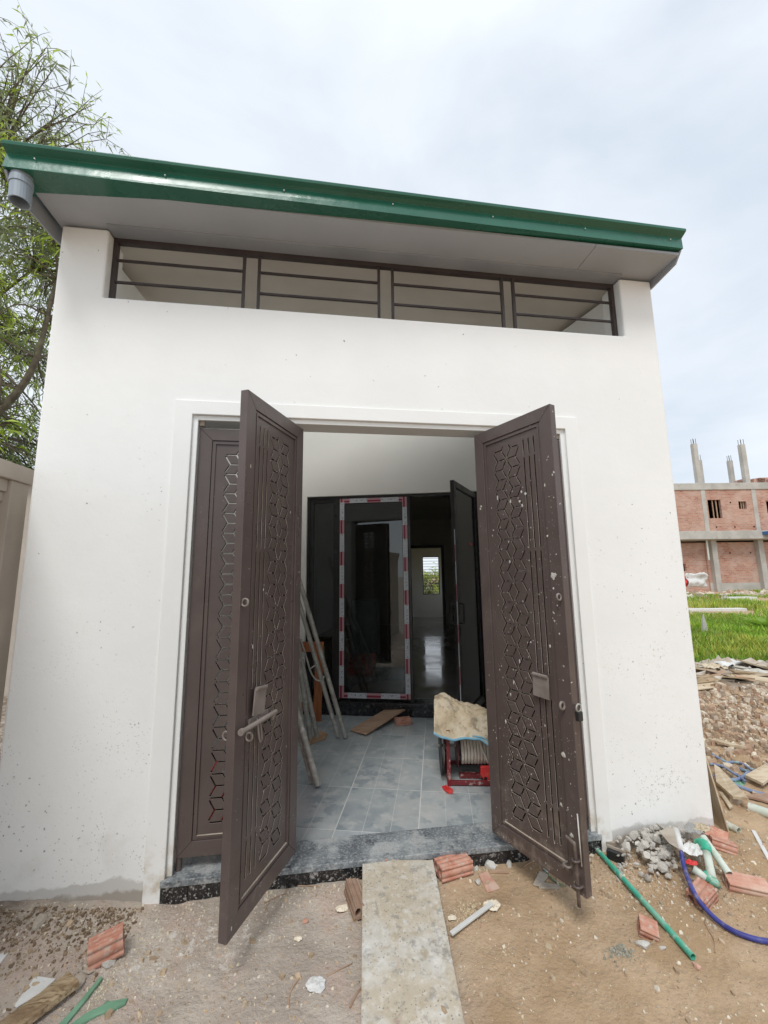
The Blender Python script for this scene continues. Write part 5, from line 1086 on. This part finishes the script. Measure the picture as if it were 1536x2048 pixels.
chips('sand_crumbs', 2200, right_sand, .002, .016, mixp, 9, 'crumbs on the sand beyond the right wall corner', .6)
# leaning sheet at the right corner of the wall
ls = thing('leaning_sheet', 'dark sheet leaning on edge against the right end wall of the gate house', 'sheet', (2.56, .2, .03))
A, B = at(1446, 1655, .035), at(1413, 1495, .035)
A = Vector((2.600, .035, gh(2.60, .035))); B = Vector((2.60, 1.3, .03)); h_ = .95
mb = MB(); P_ = [A, B, Vector((2.495, 1.3, h_)), Vector((2.487, .05, h_*.62))]; mb.add(P_+[p+Vector((.010, 0, 0)) for p in P_], [(0, 1, 2, 3), (7, 6, 5, 4), (0, 4, 5, 1), (1, 5, 6, 2), (2, 6, 7, 3), (3, 7, 4, 0)]); o = mb.obj('sheet', 'ply', ls); rel(o)
# boards on the sand at the right
def board(label, px, th=.014, lift=0., mat='ply', group='plywood scraps lying on the ground beyond the wall corner', cat='board'):
    pts = [gpt(x, y) for x, y in px]; c = sum(pts, Vector())/len(pts); n = len(pts); mb = MB(); r = random.Random(int(px[0][0]*7+px[0][1]))
    base = [p-c+Vector((0, 0, lift+r.uniform(0, .03))) for p in pts]; mb.add(base+[p+Vector((0, 0, th)) for p in base], [tuple(range(n))[::-1], tuple(range(n, 2*n))]+[(i, (i+1) % n, (i+1) % n+n, i+n) for i in range(n)])
    if (base[1]-base[0]).cross(base[2]-base[0]).z < 0: mb.f = [f[::-1] for f in mb.f]
    o = mb.obj('plywood_board', mat, None, bev=.001); o.location = c; o['label'] = label; o['category'] = cat; o['group'] = group; return o
board('pale plywood board sloping towards the viewer just right of the leaning sheet', [(1430, 1545), (1442, 1550), (1500, 1620), (1468, 1612), (1434, 1578)], .02, .03)
board('pale plywood square right of the hose tangle', [(1492, 1566), (1532, 1543), (1560, 1560), (1528, 1582)], .02, .03)
board('brown plank half buried below the sloping plywood', [(1438, 1592), (1446, 1594), (1466, 1616), (1460, 1624)], .012, .0)
board('narrow pale lath lying above the hoses', [(1416, 1486), (1440, 1490), (1494, 1504), (1460, 1502)], .02, .02)
board('red brown board end at the right edge below the hoses', [(1490, 1597), (1545, 1592), (1545, 1612), (1525, 1606)], .015, .0, 'brick_brown')
# scrap heap of boards and sheets beyond the bank
sh = thing('scrap_heap', 'heap of discarded boards, sacks and sheets between the soil bank and the grass', 'scrap heap', (5.6, 3.2, 0)); r = random.Random(21)
def sheap(x, y): return .26*math.exp(-((y-2.95-(x-6)*-.25)/.72)**2)
for k_ in range(210):
    x = r.uniform(4.2, 9.0); y = 3.0-(x-6)*.25+r.gauss(0, .45); L_ = r.uniform(.35, 1.2); W2 = r.uniform(.05, .22); z = gh(x, y)+sheap(x, y)*r.uniform(.5, 1)
    T_ = Matrix.Translation((x, y, z)) @ Matrix.Rotation(r.gauss(-.25, .45), 4, 'Z') @ Matrix.Rotation(r.gauss(0, .14), 4, 'Y') @ Matrix.Rotation(r.gauss(0, .3), 4, 'X')
    mb = MB(); mb.box(-L_/2, L_/2, -W2/2, W2/2, 0, r.uniform(.008, .03)); o = mb.obj('board', r.choice(['ply', 'ply', 'wood', 'wood_old', 'flake', 'flake', 'plank_cement']), sh); o.matrix_basis = T_; o.matrix_parent_inverse = Matrix.Translation(-sh.location)
for k_ in range(70):
    x = r.uniform(4.2, 7.8); y = 3.6-(x-6)*.25+r.gauss(0, .4); p = Vector((x, y, gh(x, y)+sheap(x, y)+.03)); rad = r.uniform(.07, .24); sd0 = k_*3+1
    def f(u, v, p=p, rad=rad, sd0=sd0):
        X, Y = (u-.5)*2, (v-.5)*2; q = max(abs(X), abs(Y)); hh = max(0, .5+.9*nzs(u, v, 3.5, sd0)+.5*nzs(u, v, 9, sd0+1))*(1-.5*q); return (p.x+rad*X*(1+.2*nzs(v, u, 2, sd0)), p.y+rad*Y*.7, p.z+rad*.6*hh)
    o = sheet('torn_sheet', f, 12, 12, r.choice(['paper', 'sack', 'flake', 'paper', 'green_band' if k_ % 6 == 0 else 'plank_cement']), None, None, .003, sh); rel(o)
V_ = []; n = 50
GZ = gh_np(np.array([(4+6*i/(n*2), 1.6+4*j/n) for j in range(n+1) for i in range(n*2+1)]))
for j in range(n+1):
    for i in range(n*2+1): x = 4+6*i/(n*2); y = 1.6+4*j/n; V_.append((x, y, GZ[j*(2*n+1)+i]-.01+sheap(x, y)*.7+.05*nzs(x, y, 5, 3)*min(1, 6*sheap(x, y))))
F_ = [(j*(2*n+1)+i, j*(2*n+1)+i+1, (j+1)*(2*n+1)+i+1, (j+1)*(2*n+1)+i) for j in range(n) for i in range(2*n)]
o = link('heap_body', mesh('heap_body', V_, F_, 'sand_pile', True), sh, kind='stuff'); rel(o)

# ================================================================== GRASS FIELD
def grass(name, n, reg, hmin, hmax, seed, label):
    g = np.random.default_rng(seed); out = []
    xy = reg(g, n); n = len(xy); z = gh_np(xy); h = g.uniform(hmin, hmax, n)*(1+.6*frac(xy, .9, 4)); a = g.uniform(0, 6.283, n); wd = .004+h*.035*(1+xy[:, 0]*.03); be = g.uniform(.2, .9, n)*h
    dx, dy = np.cos(a), np.sin(a); px, py = -dy, dx
    P0 = np.column_stack([xy[:, 0]-px*wd, xy[:, 1]-py*wd, z-.01]); P1 = np.column_stack([xy[:, 0]+px*wd, xy[:, 1]+py*wd, z-.01])
    P2 = np.column_stack([xy[:, 0]+dx*be*.35+px*wd*.8, xy[:, 1]+dy*be*.35+py*wd*.8, z+h*.6]); P3 = np.column_stack([xy[:, 0]+dx*be*.35-px*wd*.8, xy[:, 1]+dy*be*.35-py*wd*.8, z+h*.6]); P4_ = np.column_stack([xy[:, 0]+dx*be, xy[:, 1]+dy*be, z+h])
    V = np.stack([P0, P1, P2, P3, P4_], 1).reshape(-1, 3); b = np.arange(n)*5; me = bpy.data.meshes.new(name)
    F4 = np.stack([b, b+1, b+2, b+3], 1); F3 = np.stack([b+3, b+2, b+4], 1); idx = np.concatenate([F4, F3], 1).ravel()
    me.vertices.add(len(V)); me.vertices.foreach_set('co', V.ravel()); me.loops.add(len(idx)); me.loops.foreach_set('vertex_index', idx.astype(np.int32)); st = np.empty(2*n, np.int32); st[0::2] = np.arange(n)*7; st[1::2] = np.arange(n)*7+4; tt = np.tile([4, 3], n).astype(np.int32)
    me.polygons.add(2*n); me.polygons.foreach_set('loop_start', st); me.polygons.foreach_set('loop_total', tt); me.update(); me.materials.append(MAT['grass'])
    c = np.ones((n, 3))*(.55+.75*g.random((n, 1)))*(1+.35*frac(xy, .5, 21))[:, None]; dry = g.random(n) < .12+.5*(frac(xy, .35, 11)+.3*frac(xy, 1.4, 13) > .18); c[dry] *= (1.6, 1.05, 1.6); set_tint(me, np.repeat(c, 7, 0))
    o = link(name, me, None, kind='stuff'); o['label'] = label; o['category'] = 'grass'; return o
def regA(g, n):
    x = g.uniform(5.2, 15, n); y = 3.9-(x-6)*.25+g.random(n)**1.2*9; m = (y < (x*1.35)) & (y > 3.9-(x-6)*.25+.35*frac(np.column_stack([x, y]), 1.2, 2)); return np.column_stack([x, y])[m]
def regB(g, n):
    x = g.uniform(9, 36, n); y = g.uniform(6, 27, n); P_ = np.column_stack([x, y]); m = (y < x*1.15) & (frac(P_, .35, 5) > -.12); return P_[m]
grass('grass', 52000, regA, .08, .26, 3, 'bright green grass covering the plot beyond the scrap heap')
grass('grass', 52000, regB, .10, .24, 4, 'sparser grass reaching back to the unfinished brick building')
for i, (lab, px, sz) in enumerate((('long white board lying on the far grass', (1412, 1219), (3.2, .35, .12)), ('white slab on the far grass in front of the brick building', (1478, 1198), (1.6, .6, .2)))):
    p = at(*px, .1); T_ = Matrix.Rotation(R(-8), 4, 'Z'); mb = MB(); mb.box(-sz[0]/2, sz[0]/2, -sz[1]/2, sz[1]/2, 0, sz[2], T=T_); o = mb.obj('white_slab', 'paper', None, bev=.01); o.location = (p.x, p.y, .02); o['label'] = lab; o['category'] = 'slab'
p = at(1411, 1272, .05); cs = thing('stake', 'pointed grey stone stake standing in the grass', 'stake', p); mb = MB(); mb.add([(-.10, -.05, -.1), (.10, -.05, -.1), (.10, .05, -.1), (-.10, .05, -.1), (-.045, -.03, .35), (.045, -.03, .35), (.045, .03, .35), (-.045, .03, .35), (0.01, 0, .62)], [(3, 2, 1, 0), (0, 1, 5, 4), (1, 2, 6, 5), (2, 3, 7, 6), (3, 0, 4, 7), (4, 5, 8), (5, 6, 8), (6, 7, 8), (7, 4, 8)]); mb.obj('shaft', 'cement', cs, bev=.01)
def big_leaves(px, label, seed, n=6, L_=1.1):
    p = at(*px, .05); t = thing('broad_leaf_plant', label, 'plant', p); r = random.Random(seed)
    for k_ in range(n):
        a = r.uniform(2.0, 4.2) if k_ < n-1 else 1; el = r.uniform(.5, 1.2); V_ = []; F_ = []
        for i in range(9):
            q = i/8; x = L_*q*math.cos(el*(1-q*.5)); z = L_*q*math.sin(el)*(1-.45*q*q); w_ = .10*math.sin(math.pi*min(1, q*.93+.05))
            for s_ in (-1, 0, 1): V_.append((x*math.cos(a)-s_*w_*math.sin(a), x*math.sin(a)+s_*w_*math.cos(a), z+(0 if s_ else -.02)))
        for i in range(8):
            for s_ in (0, 1): b_ = i*3+s_; F_.append((b_, b_+1, b_+4, b_+3))
        me = mesh('leaf', V_, F_, 'grass', True); set_tint(me, np.tile((.9, .9, 1.), (len(me.loops), 1))); link('leaf', me, t)
big_leaves((1540, 1262), 'broad leaved plant at the right edge of the grass', 4, 7, .9)

# ================================================================== UNFINISHED BRICK BUILDING
bl = thing('brick_building', 'unfinished two storey red brick building with bare concrete columns rising above it', 'building', (30.9, 26.8, 0)); BA = math.atan2(-.139, .99)
TB = Matrix.Translation((30.91, 26.82, 0)) @ Matrix.Rotation(BA, 4, 'Z')
def BB(x0, x1, y0, y1, z0, z1, n, m, parent=bl, bev=0.):
    mb = MB(); mb.box(x0, x1, y0, y1, z0, z1); o = mb.obj(n, m, parent, bev=bev)
    if parent is bl: o.matrix_basis = TB; o.matrix_parent_inverse = Matrix.Translation(-bl.location)
    return o
def wall_win(x0, x1, z0, z1, y0, y1, wins, name='wall'):
    mb = MB(); zs = sorted({z0, z1, *[w[2] for w in wins], *[w[3] for w in wins]})
    for za, zb in zip(zs, zs[1:]):
        xs_ = [x0]
        for w in sorted(wins):
            if w[2] <= za and w[3] >= zb: xs_ += [w[0], w[1]]
        xs_.append(x1)
        for k_ in range(0, len(xs_), 2): mb.box(xs_[k_], xs_[k_+1], y0, y1, za, zb)
    o = mb.obj(name, 'brickwork', bl); o.matrix_basis = TB; o.matrix_parent_inverse = Matrix.Translation(-bl.location)
    for w in wins:
        if w[1]-w[0] < .3: continue
        fr_ = BB(w[0], w[0]+.05, y0+.12, y0+.18, w[2]+.001, w[3]-.001, 'window', 'cement')
        for q in (.4, .68):
            xx = w[0]+(w[1]-w[0])*q; BB(xx, xx+.07, y0+.10, y0+.16, w[2]+.001, w[3]-.001, 'prop', 'wood', fr_)
UW = [(-.05, 1.02, 5.95, 7.48), (2.46, 3.1, 6.7, 7.32), (4.72, 5.6, 6.3, 7.3)]+[(x, x+.13, 5.15, 5.3) for x in (.35, 1.85, 3.4)]+[(1.75, 1.88, 7.15, 7.3)]
wall_win(-2.9, 9, 4.93, 8.3, 0, .22, UW)
wall_win(.0, 9, .0, 4.05, .9, 1.12, [(x, x+.13, 3.1, 3.25) for x in (.55, 1.9, 3.6)])
wall_win(-3.6, -.0, .0, 4.05, 1.0, 1.22, [(-2.45, -1.7, 1.75, 2.35)])
BB(-3.2, 9, .2301, 9, 4.2, 4.93, 'floor_slab', 'cement'); BB(-3.1, 9, -.10, .23, 4.25, 4.925, 'floor_beam', 'cement', bev=.02); BB(-3.0, 9, -.08, .3, 8.305, 8.86, 'parapet_beam', 'cement', bev=.02)
BB(-2.9, 9, .301, 9, 8.3, 8.6, 'roof_slab', 'cement'); BB(-2.9, -2.7, .2301, 9, 4.931, 8.29, 'side_wall', 'brickwork'); BB(8.8, 9, .2301, 9, 0, 8.29, 'side_wall', 'brickwork'); BB(-2.9, 9, 8.8, 9, 0, 8.29, 'back_wall', 'brickwork')
BB(-2.6, 8.7, 2.6, 2.7, .0, 8.2, 'dark_interior_sheet', 'dark')  # dark sheet behind the openings: interior shade put into its colour
for x, z0, z1, y in ((.22, .0, 4.2, .5), (4.05, 0, 4.2, .5)): BB(x, x+.42, y, y+.42, z0, z1, 'column', 'cement')
for x, z0, z1 in ((-.52, 4.931, 8.30), (3.62, 4.931, 8.30)): BB(x, x+.34, -.03, -.001, z0, z1, 'column_face', 'cement')
for i, (x, y, z1, w2) in enumerate(((-.62, .0, 12.25, .34), (1.0-.65, .9, 11.1, .3), (-2.05, 2.2, 10.1, .30), (-1.62, 3.4, 9.9, .30), (3.35, .0, 12.15, .36), (3.22, 1.2, 11.1, .3))):
    c_ = BB(x, x+w2, y, y+w2, 8.861, z1, 'column', 'cement')
    for q in (.05, w2-.07):
        for q2 in (.05, w2-.07): BB(x+q, x+q+.025, y+q2, y+q2+.025, z1, z1+.45, 'rebar', 'dark_brown', c_)
BB(.0, 4.4, .86, .899, 0, .75, 'plinth', 'cement'); BB(-3.2, -2.9, .3, .34, 8.2, 8.8, 'end_board', 'cement')
BB(3.95, 9, -.75, -.101, 4.55, 4.80, 'canopy', 'blue_sheet')
for k_ in range(9):
    rr_ = random.Random(k_); x = rr_.uniform(1.9, 6.2) if k_ > 2 else 4.3+k_*.25; BB(x, x+rr_.uniform(.3, .8), .35, .7, 8.861, 8.88+rr_.uniform(.12, .5), 'brick_stack', 'brickwork')
o = BB(-.35, -.22, .3, .34, 2.6, 4.19, 'hanging_pipe', 'pvc_pale'); o = BB(-2.35, -2.2, .6, .64, 2.7, 4.19, 'hanging_pipe', 'pvc_pale')
def cloth(name, px, r, mat, label, seed):
    p = aty_n(*px, (30.0, 26.0, 0), (.139, .99, 0))
    def f(u, v): X, Z_ = (u-.5)*2, (v-.5)*2; return (p.x+r*X*(1+.3*nzs(v, 0, 3, seed)), p.y+.25*nzs(u, v, 3, seed), max(.2, p.z+r*.6*Z_*(1+.4*nzs(u, 0, 3, seed))))
    sheet(name, f, 16, 12, mat, label, 'tarpaulin', .02)
cloth('tarpaulin', (1394, 1160), .85, 'paper', 'crumpled white tarpaulin hanging in front of the brick building', 7)
cloth('red_cloth', (1376, 1163), .6, 'red_plastic', 'red cloth beside the white tarpaulin', 9)
def far_junk(r): return r.uniform(22, 36), r.uniform(20.5, 25.2)
chips('far_rubble', 700, far_junk, .06, .35, [(1, .9, .8), (.8, .5, .4), (1.1, 1.1, 1.05), (.6, .55, .45)], 14, 'rubble strewn in front of the unfinished brick building', .7)

# ================================================================== TREE
def tree(name, base, centre, rad, label, seed, ntw, nleaf, leafL=.19, cull=None):
    r = random.Random(seed); t = thing(name, label, 'tree', base); base = Vector(base); centre = Vector(centre); tips = []; mbw = MB()
    fork = base.lerp(Vector((centre.x, centre.y, centre.z-rad[2]*.55)), 1.0)
    o = MB().tube(smooth_path([base, base.lerp(fork, .5)+Vector((.15, .1, 0)), fork], 6), [.24-.10*k_/12 for k_ in range(13)], 12).obj('trunk', 'bark', t, smooth=True); rel(o)
    limbs = []
    for k_ in range(11):
        a = k_*2.4+r.uniform(-.3, .3); el = r.uniform(.1, 1.2); d = Vector((math.cos(a)*math.cos(el), math.sin(a)*math.cos(el), math.sin(el))); e = centre+Vector((d.x*rad[0], d.y*rad[1], d.z*rad[2]))*.75
        m = fork.lerp(e, .45)+Vector((r.uniform(-.4, .4), r.uniform(-.4, .4), r.uniform(-.2, .5))); P_ = smooth_path([fork, m, e], 7); o = MB().tube(P_, [.10*(1-.85*i/(len(P_)-1)) for i in range(len(P_))], 8).obj('limb', 'bark', t, smooth=True); rel(o); limbs.append(P_)
    P_ = smooth_path([Vector((-7.2, 4.3, 2.9)), Vector((-5.6, 4.1, 3.55)), Vector((-4.9, 4.0, 4.05)), Vector((-4.5, 4.1, 4.9)), Vector((-4.45, 4.3, 6.4)), Vector((-4.3, 4.4, 7.6))], 6) if cull else None
    if P_: o = MB().tube([fork]+P_, [.12]+[.09*(1-.85*i/(len(P_)-1)) for i in range(len(P_))], 8).obj('limb', 'bark', t, smooth=True); rel(o); limbs.append(P_)
    tw = MB(); LV = []; LC = []
    segs = []
    for k_ in range(ntw):
        while True:
            d = Vector((r.gauss(0, 1), r.gauss(0, 1), r.gauss(0, 1))).normalized(); q = r.random()**.42; p = centre+Vector((d.x*rad[0], d.y*rad[1], d.z*rad[2]))*q*(1+.12*math.sin(d.x*7+d.z*5))
            if p.z < base.z+1: continue
            if cull and not cull(p) and r.random() < .85: continue
            break
        best = None
        cand = [s_ for l_ in limbs for s_ in l_[4::3]]; best = min(cand, key=lambda s_: (s_-p).length+.3*r.random())
        if (best-p).length > 2.6 and r.random() < .9: best = p.lerp(best, 1.6/(best-p).length)
        mid = best.lerp(p, .5)+Vector((r.uniform(-.25, .25), r.uniform(-.25, .25), r.uniform(-.05, .3))); pts = smooth_path([best, mid, p], 4)
        tw.tube(pts, [.018-.013*i/(len(pts)-1) for i in range(len(pts))], 4, cap=False)
        # side shoots
        bright = r.random() < .40; n_s = r.randint(4, 6)
        for s_ in range(n_s):
            st = pts[r.randint(2, len(pts)-1)]; dd_ = ((p-best).normalized()+Vector((r.gauss(0, .8), r.gauss(0, .8), r.gauss(0, .7)))).normalized(); ln = r.uniform(.3, .75); en = st+dd_*ln+Vector((0, 0, -.05)); tw.tube([st, (st+en)/2+Vector((0, 0, .04)), en], [.006, .004, .002], 3, cap=False)
            for i in range(nleaf):
                q = (i+.5)/nleaf; at_ = st.lerp(en, q); sd2 = Vector((r.gauss(0, 1), r.gauss(0, 1), r.gauss(-.35, .6))).normalized(); ldir = (dd_*.55+sd2*.9+Vector((0, 0, -.25))).normalized(); LV.append((at_, ldir, leafL*r.uniform(.6, 1.1), r.random()))
                f_ = r.uniform(.7, 1.15); LC.append((f_*1.35, f_*1.5, f_*.4) if bright else (f_*.95, f_*.95, f_*1.15))
    o = tw.obj('twigs', 'twig', t, kind='stuff'); rel(o)
    n = len(LV); A_0 = np.array([l[0][:] for l in LV]); D = np.array([l[1][:] for l in LV]); Ln = np.array([l[2] for l in LV])[:, None]; up = np.random.default_rng(seed).normal(size=(n, 3)); S2 = np.cross(D, up); S2 /= np.linalg.norm(S2, axis=1)[:, None]; N2 = np.cross(D, S2)
    wv = Ln*.078; V = np.stack([A_0, A_0+D*Ln*.45+S2*wv, A_0+D*Ln*.45-S2*wv, A_0+D*Ln-np.array([0, 0, 1])*Ln*.22], 1).reshape(-1, 3); b = np.arange(n)*4
    me = bpy.data.meshes.new('crown'); idx = np.stack([b, b+1, b+3, b+2], 1).ravel(); me.vertices.add(len(V)); me.vertices.foreach_set('co', V.ravel()); me.loops.add(len(idx)); me.loops.foreach_set('vertex_index', idx.astype(np.int32)); me.polygons.add(n); me.polygons.foreach_set('loop_start', np.arange(0, 4*n, 4, dtype=np.int32)); me.polygons.foreach_set('loop_total', np.full(n, 4, np.int32)); me.update(); me.materials.append(MAT['leaf'])
    set_tint(me, np.repeat(np.array(LC), 4, 0)); o = link('crown', me, t, kind='stuff'); rel(o); return t
tree('willow_leaved_tree', (-7.6, 5.2, 0), (-8.15, 5, 6.4), (4.5, 2.4, 6.0), 'tall airy tree with narrow leaves rising behind the left end of the gate house', 5, 900, 9, .20, cull=lambda p: p.x > -7.6)
tree('garden_tree', inn(0.3, 24, -1.5), inn(.3, 24, .9), (3.2, 1.2, 1.1), 'green bushy tree seen through the far barred window', 9, 170, 8, .3)
